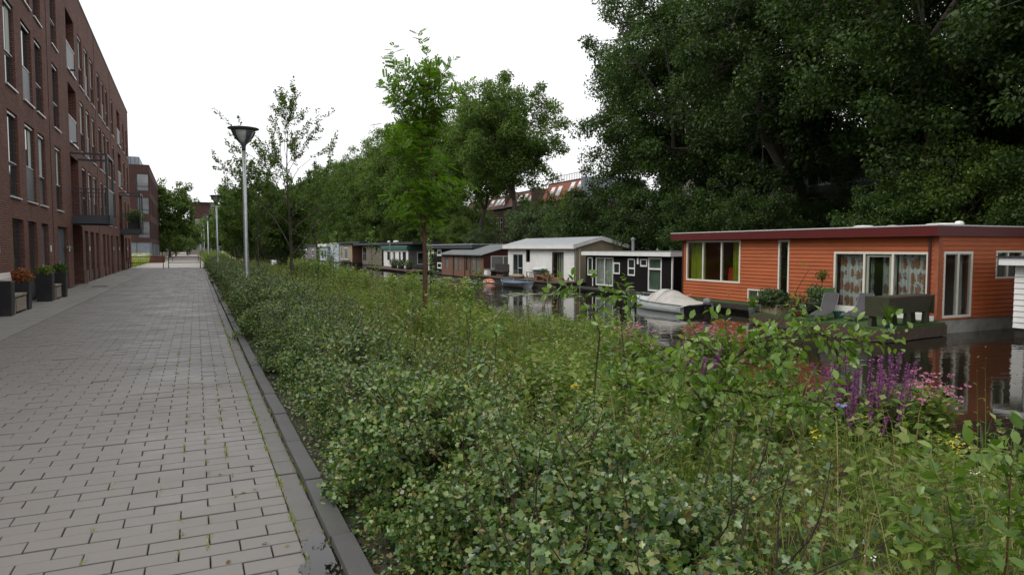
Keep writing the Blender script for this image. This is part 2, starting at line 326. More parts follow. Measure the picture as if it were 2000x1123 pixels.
    k = e.new(.68); k.color = (.20,.17,.15,1); k = e.new(.75); k.color = (.62,.64,.62,1)
    L.new(ad.outputs[0], r.inputs[0]); L.new(r.outputs[0], p.inputs['Base Color']); p.inputs['Roughness'].default_value = .9
    M['floral'] = m
setup_mats()
# ================================================================ SETTING: ground, water, path
def gz(x, y):
    x = np.asarray(x, float); y = np.asarray(y, float)
    xe = x - .45*np.sin(.35*y) - .25*np.sin(.9*y + 1) + 1.2*np.exp(-((y - 4.5)/3.6)**2)
    z = np.interp(xe, [.74, 3.5, 6, 8, 9, 10, 12], [-.02, 0, -.25, -.75, -1.12, -1.5, -1.8])
    return np.where(x < .75, -.07, np.where(x > 26.3, .1, z + .03*np.sin(2.1*x + y)))
def build_ground():
    xs = np.array([-700,-200,-60,-20,-8,-4,0,.6,.75] + list(np.arange(1, 12.1, .5)) + [14,20,26.29,26.31,30,45,100,300,900.])
    ys = np.array([-80,-20,-8,-4] + list(np.arange(-2, 60, 1.)) + list(np.arange(60, 220, 5.)) + [300,500,900.])
    X, Y = np.meshgrid(xs, ys); Z = gz(X, Y); nx, ny = len(xs), len(ys)
    V = np.stack([X, Y, Z], -1).reshape(-1, 3); i = np.arange(nx*ny).reshape(ny, nx)
    F = np.stack([i[:-1,:-1], i[:-1,1:], i[1:,1:], i[1:,:-1]], -1).reshape(-1, 4)
    tag(npmesh('ground', V, F, M['soil'], smooth=False), kind='structure')
    tag(MB().quad((6.5,-80,WATER),(26.35,-80,WATER),(26.35,900,WATER),(6.5,900,WATER)).build('canal_water', M['water']), kind='structure')
    q = MB().box(26.2, 26.6, -80, 600, -2, .22).build('quay_wall', M['concrete']); tag(q, kind='structure')
build_ground()
fwd = np.array([math.sin(YAW)*math.cos(PITCH), math.cos(YAW)*math.cos(PITCH), -math.sin(PITCH)])
rgt = np.array([math.cos(YAW), -math.sin(YAW), 0]); upv = np.cross(rgt, fwd)
def in_view(x, y, z, mar=.0):
    v = np.array([x, y, z - 1.6]); d = v @ fwd
    return d > .3 and abs(v @ rgt / d) < .75*(1+mar) and abs(v @ upv / d) < .4212*(1+mar)
def slab_shape(lx, ly, h, ch=.003):
    a, b = lx/2, ly/2
    return ([(-a,-b,-h),(a,-b,-h),(a,b,-h),(-a,b,-h),(-a,-b,-ch),(a,-b,-ch),(a,b,-ch),(-a,b,-ch),(-a+ch,-b+ch,0),(a-ch,-b+ch,0),(a-ch,b-ch,0),(-a+ch,b-ch,0)],
            [(0,1,5,4),(1,2,6,5),(2,3,7,6),(3,0,4,7),(4,5,9,8),(5,6,10,9),(6,7,11,10),(7,4,8,11),(8,9,10,11)])
def laid(parent, name, spots, lx, ly, h, material, n_single, stuff_name, jit=.0022, smax=None):
    """spots (x, y, half?) nearest-in-view as single pieces that share a mesh, the rest joined"""
    meshes = {}
    def me(wx):
        k = round(wx, 3)
        if k not in meshes:
            v, f = slab_shape(wx, ly, h); meshes[k] = MB().add(v, f).mesh(name, material)
        return meshes[k]
    vis = [s for s in spots if in_view(s[0], s[1], s[3] if len(s) > 3 else 0, .04)]
    vis.sort(key=lambda s: s[0]**2 + s[1]**2)
    single = set(id(s) for s in vis[:n_single]); big = MB()
    for s in spots:
        x, y, wx = s[0], s[1], s[2]; z0 = s[3] if len(s) > 3 else 0
        dz, rx, ry = random.gauss(0, jit), random.gauss(0, .006), random.gauss(0, .004); rz = random.gauss(0, .006)
        if id(s) in single:
            o = link(name, me(wx), parent); o.location = (x, y, z0 + dz); o.rotation_euler = (rx, ry, rz)
        else:
            v, f = slab_shape(wx, ly, h)
            big.add([(x + px - py*rz, y + py + px*rz, z0 + dz + pz + py*rx - px*ry) for px, py, pz in v], f)
    if big.v: tag(big.build(stuff_name, material, parent), kind='stuff')
def build_path():
    path = MB().quad((-4.75,-12,-.03),(.62,-12,-.03),(.62,64,-.03),(-4.95,64,-.03)).build('path', M['joint']); tag(path, kind='structure')
    x0, x1, sp = -3.12, .48, []
    for j in range(-20, 428):
        y = j*.15; x = x0 - (.15 if j % 2 else 0)
        while x < x1 - .01:
            a, b = max(x, x0), min(x + .30, x1)
            sp.append(((a+b)/2, y, b - a - .007)); x += .30
    laid(path, 'paver', sp, .3, .1385, .05, M['paver'], 300, 'far_pavers')
    sp = [(.55, .06 + j*.30, .134) for j in range(-10, 213)]
    laid(path, 'gutter_slab', sp, .134, .293, .05, M['slab'], 60, 'far_gutter_slabs')
    kp = tag(MB().quad((.62,-12,-.04),(.745,-12,-.04),(.745,64,-.04),(.62,64,-.04)).build('kerb', M['soil']), kind='structure')
    sp = [(.684, .20 + j*1.0, .115, .045) for j in range(-4, 64)]
    laid(kp, 'kerb_stone', sp, .115, .985, .10, M['kerb'], 40, 'far_kerb_stones', .004)
    tp = tag(MB().quad((-5.05,-12,-.026),(-3.13,-12,-.026),(-3.13,66,-.026),(-5.2,66,-.026)).build('pavement', M['joint']), kind='structure')
    sp = []
    for j in range(-10, 215):
        for k in range(6): sp.append((-3.29 - k*.30, j*.30 + (.15 if k % 2 else 0), .294))
    laid(tp, 'paving_tile', sp, .294, .294, .05, M['tile'], 120, 'far_paving_tiles')
    tag(MB().quad((-5.2,63.9,-.012),(.75,63.9,-.012),(.75,320,-.012),(-5.6,320,-.012)).build('far_path', M['paver_far']), kind='structure')
    # puddle on the gutter
    P = [(.30,2.9),(.40,2.6),(.50,2.6),(.6,2.8),(.62,3.35),(.618,3.62),(.605,3.86),(.555,3.92),(.52,3.80),(.47,3.68),(.49,3.55),(.42,3.46),(.44,3.34),(.36,3.26),(.32,3.12)]
    Q = []
    for (xa, ya), (xb, yb) in zip(P, P[1:] + P[:1]): Q += [(xa + (xb-xa)*k/8 + random.gauss(0,.006), ya + (yb-ya)*k/8 + random.gauss(0,.010), .0085) for k in range(8)]
    pu = MB(); pu.quad(*Q); tag(pu.build('puddle', M['puddle']), 'small dark puddle in the gutter beside the kerb', 'puddle')
    # moss and grass tufts in the joints
    V, F = [], []; n = 0
    for _ in range(420):
        k = random.choice([0,0,1,2]); 
        if k == 0: x, y = .48 + random.gauss(0, .006), random.uniform(2.6, 18)
        elif k == 1: x, y = .62 + random.gauss(0, .006), random.uniform(2.6, 14)
        else: x, y = .03 - .15*random.choice([0,0,1,-1,2,4]) + random.gauss(0, .012), random.uniform(2.8, 12)
        for b in range(random.randint(4, 12)):
            a = random.uniform(0, 6.28); h = random.uniform(.006, .028) * (1.5 if random.random() < .1 else 1); r = random.gauss(0, .014); r2 = random.gauss(0, .03)
            bx, by = x + r*.5, y + r2; w = .0035
            V += [(bx - w*math.sin(a), by + w*math.cos(a), -.004), (bx + w*math.sin(a), by - w*math.cos(a), -.004), (bx + h*.7*math.cos(a), by + h*.7*math.sin(a), h)]
            F.append((n, n+1, n+2)); n += 3
    tag(npmesh('joint_moss', V, F, M['grass']), 'green moss and tiny weeds growing in the paving joints', 'moss', kind='stuff')
build_path()

# ================================================================ walls with openings, windows
def wall_faces(mb, m, u0, u1, v0, v1, holes, reveal=.12, d=0.0):
    us = sorted({u0, u1} | {h[k] for h in holes for k in (0, 1) if u0 < h[k] < u1}); vs_ = sorted({v0, v1} | {h[k] for h in holes for k in (2, 3) if v0 < h[k] < v1})
    for j in range(len(vs_)-1):
        run = None
        for i in range(len(us)-1):
            cu, cv = (us[i]+us[i+1])/2, (vs_[j]+vs_[j+1])/2
            solid = not any(h[0] < cu < h[1] and h[2] < cv < h[3] for h in holes)
            if solid: run = [us[i], us[i+1]] if run is None else [run[0], us[i+1]]
            if (not solid or i == len(us)-2) and run is not None:
                a, b = run; mb.quad(m(a,vs_[j],d), m(b,vs_[j],d), m(b,vs_[j+1],d), m(a,vs_[j+1],d)); run = None
    for h in holes:
        a, b, c, e = h[:4]; r = h[4] if len(h) > 4 else reveal
        mb.quad(m(a,c,d), m(a,e,d), m(a,e,d+r), m(a,c,d+r)); mb.quad(m(b,c,d), m(b,c,d+r), m(b,e,d+r), m(b,e,d))
        mb.quad(m(a,e,d), m(b,e,d), m(b,e,d+r), m(a,e,d+r)); mb.quad(m(a,c,d), m(a,c,d+r), m(b,c,d+r), m(b,c,d))
def window(parent, m, u0, u1, v0, v1, frame, glass, d=.08, t=.05, fw=.06, mull=(), trans=(), cells=None, name='window', glasses=None, sub='pane', swap=None):
    """frame mesh with one child per pane; swap: {cell index: (name, material)}"""
    f = MB()
    f.mbox(m,u0,u1,v0,v0+fw,d,d+t); f.mbox(m,u0,u1,v1-fw,v1,d,d+t); f.mbox(m,u0,u0+fw,v0+fw,v1-fw,d,d+t); f.mbox(m,u1-fw,u1,v0+fw,v1-fw,d,d+t)
    ue = [u0+fw] + [x for q in mull for x in (q-fw/2, q+fw/2)] + [u1-fw]; ve = [v0+fw] + [x for q in trans for x in (q-fw/2, q+fw/2)] + [v1-fw]
    for q in mull: f.mbox(m,q-fw/2,q+fw/2,v0+fw,v1-fw,d,d+t)
    for i in range(0, len(ue), 2):
        for q in trans: f.mbox(m,ue[i],ue[i+1],q-fw/2,q+fw/2,d+.002,d+t-.002)
    w = f.build(name, frame, parent); k = 0
    for j in range(0, len(ve), 2):
        for i in range(0, len(ue), 2):
            nm, g = sub, glass
            if swap and k in swap: nm, g = swap[k]
            off = -.035 if nm == 'panel' else .02
            MB().mbox(m,ue[i]-.004,ue[i+1]+.004,ve[j]-.004,ve[j+1]+.004,d+off,d+off+.008).build(nm, g, w); k += 1
    return w

# ================================================================ APARTMENT BUILDING by the path
def apartment_near():
    b = thing('apartment_building', 'long four storey red brick apartment building beside the paved path', 'building', (-4.57, 25, 0), .011)
    m = lambda u, v, d: (-d, u, v)
    S0, S1, H = -16.0, 42.0, 13.1
    fl = [3.04, 6.07, 9.10]; cols = [(-13.2,-11.9,'w'),(-11.0,-9.6,'p'),(-8.9,-7.6,'w'),(-5.6,-4.3,'w'),(-2.36,-1.08,'w'),(-.13,1.32,'p'),(1.86,3.12,'w'),(5.05,6.37,'w'),(12.25,13.65,'w'),(14.4,15.8,'p'),(16.6,17.95,'w'),(19.7,21.0,'w'),(21.8,23.2,'p'),(24.0,25.3,'w'),(27.3,28.7,'w'),(36.0,37.4,'w'),(39.2,40.7,'w')]
    log = [(8.75,11.05),(31.5,33.9)]
    gnd = [(-13.1,-11.8,'w'),(-10.9,-9.6,'w'),(-8.8,-7.5,'d'),(-5.6,-4.2,'d'),(-2.24,-.78,'w'),(-.17,1.15,'w'),(1.91,3.15,'d'),(5.02,7.35,'e'),(12.5,13.75,'d'),(14.6,16.0,'w'),(16.85,18.1,'w'),(20.1,21.5,'w'),(22.3,23.6,'w'),(24.6,26.0,'d'),(27.7,30.0,'e'),(35.6,37.2,'d'),(39.1,40.8,'w')]
    holes = []
    for z in fl:
        holes += [(a, c, z, z+2.36, .14) for a, c, k in cols]; holes += [(a, c, z, z+2.45, 1.7) for a, c in log]
    holes += [(a, c, 0, 2.44, .16) for a, c, k in gnd] + [(8.76,11.7,0,2.62,2.2),(31.6,34.6,0,2.62,2.2)]
    w = MB(); wall_faces(w, m, S0, S1, 0, H, holes)
    D = 11.0
    w.quad(m(S1,0,0),m(S1,0,D),m(S1,H,D),m(S1,H,0)); w.quad(m(S0,0,0),m(S0,H,0),m(S0,H,D),m(S0,0,D)); w.quad(m(S0,0,D),m(S0,H,D),m(S1,H,D),m(S1,0,D))
    wall = w.build('wall', M['brick'], b)
    r = MB(); r.mbox(m, S0-.02, S1+.02, H, H+.07, -.03, .3); r.mbox(m, S0, S1, H-.4, H-.35, .3, D); r.build('roof', M['frame_grey'], b)
    for s in (-6.6, 4.1, 18.45, 26.6): MB().mbox(m, s-.012, s+.012, .05, H-.02, -.012, .0).build('expansion_joint', M['dark'], wall)
    for a, c in log:
        for z in fl: MB().mbox(m, a+.002, c-.002, z+.002, z+2.448, 1.66, 1.69).build('loggia_back', M['maroon'], b)
    for a, c in ((8.76,11.7),(31.6,34.6)): MB().mbox(m, a+.002, c-.002, .002, 2.618, 2.16, 2.19).build('passage_back', M['maroon'], b)
    rnd = random.Random(5)
    for z in fl:
        for a, c, k in cols:
            g = M['glass_lit'] if rnd.random() < .25 else M['glass_dark']
            if k == 'w': o = window(b, m, a, c, z, z+2.36, M['frame_grey'], g, .09, .05, .07, trans=(z+.92,))
            else: o = window(b, m, a, c, z, z+2.36, M['frame_grey'], g, .09, .05, .07, trans=(z+1.05,), mull=(), swap={0: ('panel', M['panel_grey'])})
            MB().mbox(m, a-.03, c+.03, z-.04, z+.004, -.05, .10).build('sill', M['sill'], o); MB().mbox(m, a+.07, c-.07, z+2.36-.09, z+2.36-.04, .04, .07).build('head_trim', M['sill'], o)
            zz = z + (.95 if k == 'w' else 1.05); MB().mbox(m, a+.07, c-.07, zz-.006, zz+.022, .05, .088).build('transom_trim', M['sill'], o)
            if g is M['glass_lit'] or rnd.random() < .3:
                cu = MB(); t = .25 + .3*rnd.random(); cu.mbox(m, c-.09-t, c-.08, z+1.0, z+2.27, .105, .108); cu.build('blind', M['palecurtain'], o)
        for i, (a, c) in enumerate(log):
            if z > 5:
                pn = MB().mbox(m, a+.01, c-.01, z+.05, z+1.08, .02, .06).build('panel', M['panel_grey'], b)
                MB().mbox(m, a, c, z+1.08, z+1.12, .0, .08).build('rail', M['sill'], pn); MB().mbox(m, a-.03, c+.03, z-.05, z+.02, -.05, .12).build('sill', M['sill'], pn); MB().mbox(m, a+.5, a+.62, z-.03, z+.03, -.25, -.05).build('spout', M['frame_grey'], pn)
            dr = MB(); dr.mbox(m, a+.3, a+1.25, z+.02, z+2.2, 1.60, 1.65); dr.build('balcony_door', M['glass_dark'], b)
    for a, c, k in gnd:
        if k == 'w': window(b, m, a, c, .0, 2.44, M['frame_grey'], M['glass_dark'], .10, .05, .07, trans=(.55,), swap={0: ('panel', M['frame_grey'])})
        else:
            o = window(b, m, a, c, .0, 2.44, M['frame_grey'], M['panel_grey'], .10, .05, .07, mull=((a+.75,) if k == 'e' else ()), name='door', sub='door_leaf', swap=({0: ('pane', M['glass_dark'])} if k == 'e' else None))
            hd = MB(); u = (a+.95 if k == 'e' else a+.16); hd.tube([m(u,1.02,.10), m(u,1.02,.05), m(u+.13,1.02,.05)], .014, 6); hd.mbox(m, u-.03, u+.03, .9, 1.12, .095, .101); hd.mbox(m, a+.35, a+.8, 1.0, 1.06, .095, .1002) if k == 'd' else None
            hd.build('handle', M['sill'], o)
            np_ = MB().mbox(m, c+.22, c+.36, 1.5, 1.72, -.02, .0); np_.build('house_number_plate', M['white'], b)
    MB().mbox(m, 6.9, 8.3, 1.62, 1.70, -.02, .0).build('name_plate', M['buildgrey'], b)
    wl_ = MB(); wl_.mbox(m, 9.0, 9.3, 11.0, 11.15, .1, .35); wl_.build('loggia_lamp', M['sill'], b)
    # two projecting steel balconies
    for a, c, pr, plants in ((8.7,11.15,1.35,0),(31.4,34.0,1.35,1)):
        fr = MB(); t = .09
        for u in (a, c-t): 
            fr.mbox(m, u, u+t, 2.7, 5.62, -pr, -pr+t); fr.mbox(m, u, u+t, 5.53, 5.62, -pr+t, 0)
        fr.mbox(m, a+t, c-t, 5.53, 5.62, -pr, -pr+t); fr.mbox(m, a, c, 2.66, 3.02, -pr-.02, -pr+.06); fr.mbox(m, a, a+.06, 2.66, 3.02, -pr+.06, 0); fr.mbox(m, c-.06, c, 2.66, 3.02, -pr+.06, 0); fr.mbox(m, a+.06, c-.06, 2.9, 3.0, -pr+.06, 0)
        ba = fr.build('balcony', M['frame_grey'], b)
        MB().mbox(m, a+t, c-t, 3.06, 4.1, -pr+.03, -pr+.05).build('panel', M['panel_grey'], ba)
        hr = MB(); hr.mbox(m, a+t, c-t, 4.1, 4.14, -pr+.01, -pr+.07); hr.mbox(m, c-t+.01, c-.01, 5.45, 5.62, -pr-.01, -pr); hr.mbox(m, a-.004, a+.02, 3.02, 5.6, -pr-.006, -pr); hr.build('edge_trim', M['sill'], ba)
        for u in (a+.03, c-.03):
            rl = MB(); rl.tube([m(u,4.12,-pr+.08), m(u,4.12,0)], .022); rl.tube([m(u,3.95,-pr+.08), m(u,3.95,0)], .012)
            for k in range(10): rl.tube([m(u,3.0,-pr+.12+k*.125), m(u,4.1,-pr+.12+k*.125)], .011, 5)
            rl.build('railing', M['frame_grey'], ba)
    for u in (11.75, 34.7): MB().mbox(m, u, u+.16, .0, .62, -.16, -.01).build('guard_post', M['wood_grey'], b)
    return b
APT = apartment_near()
# ================================================================ VEGETATION helpers
def unit(a): return a / np.maximum(np.linalg.norm(a, axis=-1, keepdims=True), 1e-9)
def frames(d, n):
    y = unit(d); z = unit(n - y*(n*y).sum(-1, keepdims=True)); x = np.cross(y, z)
    return np.stack([x, y, z], -1)          # columns
def inst(TV, TF, P, FR, S):
    TV = np.asarray(TV, float); TF = np.asarray(TF, int); n, k = len(P), len(TV)
    S = np.asarray(S, float); S = S[:, None] * np.ones(3) if S.ndim == 1 else S
    V = np.einsum('nij,nkj->nki', FR, TV[None] * S[:, None, :]) + P[:, None, :]
    return V.reshape(-1, 3), (TF[None] + (np.arange(n) * k)[:, None, None]).reshape(-1, TF.shape[1])
LEAF2 = ([(0,0,0),(.30,.45,.06),(0,1,-.10),(-.30,.45,.06)], [(0,1,2),(0,2,3)])
LEAF4 = ([(0,0,0),(.22,.25,.05),(.25,.62,.03),(0,1,-.14),(-.25,.62,.03),(-.22,.25,.05),(0,.5,-.02)], [(0,1,6),(1,2,6),(2,3,6),(3,4,6),(4,5,6),(5,0,6)])
LOBED = ([(0,.5,-.03),(0,0,0),(.14,.22,.03),(.38,.36,.05),(.40,.54,.03),(.20,.60,.0),(.20,.86,.01),(0,1.0,-.05),(-.20,.86,.01),(-.20,.60,.0),(-.40,.54,.03),(-.38,.36,.05),(-.14,.22,.03)], [(0,i,i+1) for i in range(1,12)] + [(0,12,1)])
MAPLE = ([(0,0,0),(.42,.20,-.04),(.30,.42,.05),(.62,.72,-.10),(.22,.70,.05),(0,1.05,-.12),(-.22,.70,.05),(-.62,.72,-.10),(-.30,.42,.05),(-.42,.20,-.04)],
         [(0,1,2),(2,3,4),(0,2,8),(2,4,8),(4,6,8),(4,5,6),(6,7,8),(0,8,9)])
def join(parts):
    V, F, n = [], [], 0
    for v, f in parts:
        v = np.asarray(v, float); f = np.asarray(f, int); V.append(v); F.append(f + n); n += len(v)
    return np.concatenate(V), np.concatenate(F)
def mb_tri(mb):
    T = []
    for f in mb.f:
        for i in range(1, len(f)-1): T.append((f[0], f[i], f[i+1]))
    return np.array(mb.v), np.array(T)
def clump_leaves(rng, C, rad, n, leaf, size, flat=.75, up=.7):
    """n leaves in each of the balls C"""
    K = len(C); N = K * n
    d = unit(rng.normal(size=(N, 3))); rr = rng.random(N) ** .5
    off = d * rr[:, None] * np.repeat(rad, n)[:, None]; off[:, 2] *= flat
    P = np.repeat(C, n, 0) + off
    nrm = unit(unit(off) * .6 + np.array([0, 0, up]) + rng.normal(size=(N, 3)) * .62)
    ax = unit(rng.normal(size=(N, 3)) + unit(off) * .6 - np.array([0, 0, .25]))
    return inst(*leaf, P, frames(ax, nrm), size * (.6 + .8*rng.random(N)))
def bezier(a, b, c, n):
    t = np.linspace(0, 1, n)[:, None]; return (1-t)**2*a + 2*t*(1-t)*b + t**2*c
def big_tree(seed, H, Rr, base, n_limb=8, n_clump=170, n_leaf=150, leaf=LEAF2, size=.26, clump=(.7,1.35), trunk_r=.34, name='tree', lmat=None, bmat=None, shape=1.0, lean=0, shell=.45, droop=0):
    """returns (trunk mesh, crown mesh) of a broad-leaved tree; crown from height base to H"""
    rng = np.random.default_rng(seed); mb = MB()
    mid = (base + H)/2; hh = (H - base)/2
    tp = [np.array([rng.normal()*.12*i*trunk_r/.34 + lean*i*.25, rng.normal()*.12*i*trunk_r/.34, z]) for i, z in enumerate(np.linspace(0, base + hh*.9, 7))]
    tr = [trunk_r*(1.35 if i == 0 else 1 - .11*i) for i in range(7)]; mb.tube(tp, tr, 8)
    nodes = [tp[i] for i in range(3, 7)]; nr = [tr[i]*.5 for i in range(3, 7)]
    for k in range(n_limb):
        a = 2*math.pi*(k + rng.random()*.7)/n_limb; e = rng.uniform(-.35, .8); st = tp[min(6, 3 + int(rng.integers(0, 3)))]
        tgt = np.array([Rr*.68*math.cos(a)*math.cos(e), Rr*.68*math.sin(a)*math.cos(e), mid + hh*.72*math.sin(e)]) + [tp[-1][0]*.5, tp[-1][1]*.5, 0]
        mdl = (st + tgt)/2 + [0, 0, .10*Rr]; pts = bezier(st, mdl, tgt, 6) + rng.normal(size=(6, 3))*.12*np.array([0,1,1,1,1,0])[:, None]
        rad = list(np.linspace(trunk_r*.48, trunk_r*.10, 6)); mb.tube(list(pts), rad, 6); nodes += list(pts[1:]); nr += rad[1:]
    nodes = np.array(nodes)
    d = unit(rng.normal(size=(n_clump*3, 3))); rr = (shell + (1-shell)*rng.random(n_clump*3))
    lob = 1 + .13*np.sin(3*np.arctan2(d[:,1], d[:,0]) + seed) + .10*np.sin(5*d[:,2]*2 + seed*1.7) + .08*np.sin(7*np.arctan2(d[:,1], d[:,0]) + 2*seed)
    C = d * (rr*lob)[:, None] * np.array([Rr, Rr, hh]); C[:, 2] = np.where(C[:, 2] < 0, C[:, 2]*shape, C[:, 2]) + mid; C[:, :2] += tp[-1][:2]*.6
    C = C[(C[:, 2] > base*.72)][:n_clump]
    for c in C:
        i = int(np.argmin(((nodes - c)**2).sum(1) + rng.random(len(nodes))*.8)); s = nodes[i]
        mb.tube(list(bezier(s, (s + c)/2 + [0, 0, .25], c, 4)), [min(nr[i]*.6, trunk_r*.12), trunk_r*.07, trunk_r*.045, .012], 4, False)
    rad = rng.uniform(clump[0], clump[1], len(C))
    V, F = clump_leaves(rng, C, rad, n_leaf, leaf, size)
    if droop: V[:, 2] -= droop * 0
    return mb.mesh(name + '_trunk', bmat or M['bark'], True), (V, F)
def np_me(name, V, F, m):
    o = npmesh(name, V, F, m); me = o.data; bpy.data.objects.remove(o); return me
TREE = {}
def tree_kind(key, lmat, **k):
    t, (V, F) = big_tree(name=key, **k); TREE[key] = (t, np_me(key + '_crown', V, F, lmat))
def plant_tree(key, name, label, loc, rz, s=1.0, group=None, sz=None, cat='tree'):
    o = thing(name, label, cat, loc, rz, group); o.scale = (s, s, sz or s)
    link('trunk', TREE[key][0], o); link('crown', TREE[key][1], o); return o
tree_kind('plane_a', M['leaf_shaded'], seed=3, H=21.5, Rr=6.8, base=4.2, n_limb=10, n_clump=250, n_leaf=320, size=.20, clump=(.7,1.4), trunk_r=.42, bmat=M['bark'])
tree_kind('plane_b', M['leaf_shaded'], seed=8, H=22.5, Rr=7.3, base=4.4, n_limb=10, n_clump=260, n_leaf=320, size=.20, clump=(.7,1.4), trunk_r=.42, bmat=M['bark'])
tree_kind('plane_c', M['leaf_plane'], seed=5, H=20.2, Rr=5.9, base=7.2, n_limb=9, n_clump=220, n_leaf=230, size=.25, clump=(.7,1.35), trunk_r=.38, bmat=M['bark'])
tree_kind('plane_d', M['leaf_plane'], seed=12, H=20.5, Rr=6.3, base=3.8, n_limb=10, n_clump=250, n_leaf=210, size=.26, clump=(.7,1.4), trunk_r=.38, bmat=M['bark'])
tree_kind('bushy', M['leaf_bush'], seed=21, H=6.0, Rr=3.0, base=1.0, n_limb=6, n_clump=110, n_leaf=110, size=.20, clump=(.45,.85), trunk_r=.12)
tree_kind('darkbush', M['leaf_plane'], seed=29, H=7.0, Rr=3.3, base=.9, n_limb=6, n_clump=120, n_leaf=170, size=.17, clump=(.45,.9), trunk_r=.14)
tree_kind('duskbush', M['leaf_shaded'], seed=37, H=7.0, Rr=3.3, base=.9, n_limb=6, n_clump=120, n_leaf=190, size=.16, clump=(.45,.9), trunk_r=.14)
tree_kind('poplar', M['leaf_plane'], seed=33, H=12.5, Rr=3.6, base=1.6, n_limb=8, n_clump=170, n_leaf=90, size=.30, clump=(.5,1.0), trunk_r=.2, shape=.9)
tree_kind('alder', M['leaf_young'], seed=41, H=7.5, Rr=2.9, base=1.5, n_limb=7, n_clump=130, n_leaf=95, size=.20, clump=(.35,.7), trunk_r=.08)
ORD = ['first','second','third','fourth','fifth','sixth','seventh','eighth','ninth','tenth','eleventh','twelfth','thirteenth','fourteenth','fifteenth','sixteenth','seventeenth','eighteenth','nineteenth','twentieth']
def plant_trees():
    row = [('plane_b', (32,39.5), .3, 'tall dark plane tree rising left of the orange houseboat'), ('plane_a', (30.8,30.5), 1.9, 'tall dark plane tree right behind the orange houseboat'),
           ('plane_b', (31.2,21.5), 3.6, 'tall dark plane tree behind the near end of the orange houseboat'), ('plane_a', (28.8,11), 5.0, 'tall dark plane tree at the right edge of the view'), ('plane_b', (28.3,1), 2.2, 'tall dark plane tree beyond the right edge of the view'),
           ('plane_a', (36.5,47), 4.1, 'tall dark plane tree set back behind the black houseboat'), ('plane_b', (38.5,35), 1.1, 'tall dark tree in the second row behind the orange houseboat'), ('plane_a', (38.8,25), 2.9, 'tall dark tree in the second row behind the near end of orange houseboat'), ('plane_b', (37.5,15.5), .2, 'tall dark tree in the second row at the right edge'), ('plane_a', (30.5,-6), 3.3, 'tall dark unseen plane tree added for shade, next but one beyond the right edge'), ('plane_b', (31,-16), 4.4, 'tall dark unseen plane tree added for shade, farthest beyond the right edge')]  # last two trees unseen, added to darken the sky beside the orange boat
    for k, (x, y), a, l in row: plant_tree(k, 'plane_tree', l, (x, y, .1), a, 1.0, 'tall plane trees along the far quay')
    plant_tree('plane_c', 'plane_tree', 'tall leafy plane tree standing behind the white houseboat roof', (31, 66.7, .1), .5, 1.0, 'tall plane trees along the far quay')
    plant_tree('plane_c', 'plane_tree', 'tall leafy plane tree left of the one behind the white houseboat', (31, 75.5, .1), 2.4, .92, 'tall plane trees along the far quay')
    for i, y in enumerate((92, 103, 114, 126, 139, 152, 166, 181, 197, 215)):
        plant_tree('plane_d', 'plane_tree', ORD[i] + ' plane tree of the receding row, counted from the near end', (31 + .8*math.sin(i*2.3), y, .1), i*1.7, 1.08 + .06*math.sin(i*1.3), 'plane trees receding along the far quay')
    bs = [('bushy', (28.6,56), .90, 'pale green bush between the brick houses and white houseboat'), ('bushy', (29.6,60), .95, 'pale green bush left behind the white houseboat roof'), ('darkbush', (28.4,49.5), .83, 'rounded dark green shrub behind the white houseboat gable'), ('duskbush', (28.3,44.5), 1.08, 'dark green shrub behind the black houseboat stovepipe'),
          ('duskbush', (28.2,39.5), .95, 'dark shrub left of the orange houseboat roof end'), ('duskbush', (28.4,34), .8, 'dark shrub half hidden by the orange houseboat roof'), ('duskbush', (28.2,28), .7, 'low dark shrub behind the orange houseboat roof middle'), ('darkbush', (28.5,77), .75, 'dark low shrub behind the brown houseboat roof'), ('bushy', (28.4,70), .62, 'small pale shrub behind the brown houseboat'),
          ('darkbush', (28.8,86), .7, 'dark shrub behind the green edged houseboat'), ('darkbush', (28.6,97), .75, 'dark shrub behind the brown flat houseboat'), ('darkbush', (28.6,110), .8, 'dark shrub beside the tan houseboat'), ('darkbush', (28.7,122), .8, 'dark shrub behind the pale blue houseboat'), ('duskbush', (28.5,21), .7, 'low dark shrub behind the near end of the orange houseboat'), ('duskbush', (28.5,14), .8, 'dark shrub at the right edge behind the orange houseboat'), ('darkbush', (29.4,18.6), .88, 'brighter leafy low tree above the orange houseboat roof at right')] + [('darkbush', (28.6 + .5*math.sin(k*2.1), 131 + 7.5*k), .85 + .12*math.sin(k*1.7), ORD[k] + ' dark shrub on the far quay beyond the pale blue houseboat') for k in range(9)] + [('darkbush', (35 + 2*math.sin(k*1.9), 64 + 10.5*k), (1.0 if k < 3 else 1.35) + .1*math.sin(k), ORD[k] + ' dark bush in the gardens before the brick houses') for k in range(13)] + [('duskbush', (35.5 + 1.5*math.sin(k*2.3), 10 + 5.2*k), .85 + .1*math.sin(k*1.3), ORD[k] + ' dark bush behind the big plane trees at right') for k in range(9)]
    for k in range(14): plant_tree('bushy', 'shrub', ORD[k] + ' low bush on the near bank at the far water edge', (7.6 + .7*math.sin(k*2.2), 66 + 8.0*k + 2*math.sin(k*1.1), -.7), k*1.9, .55 + .12*math.sin(k*1.7) + .012*k, 'low bushes at the near water edge', cat='shrub')
    for i, (k, (x, y), s, l) in enumerate(bs): plant_tree(k, 'shrub', l, (x, y, .1), i*1.3, s, 'shrubs on the far quay', cat='shrub')
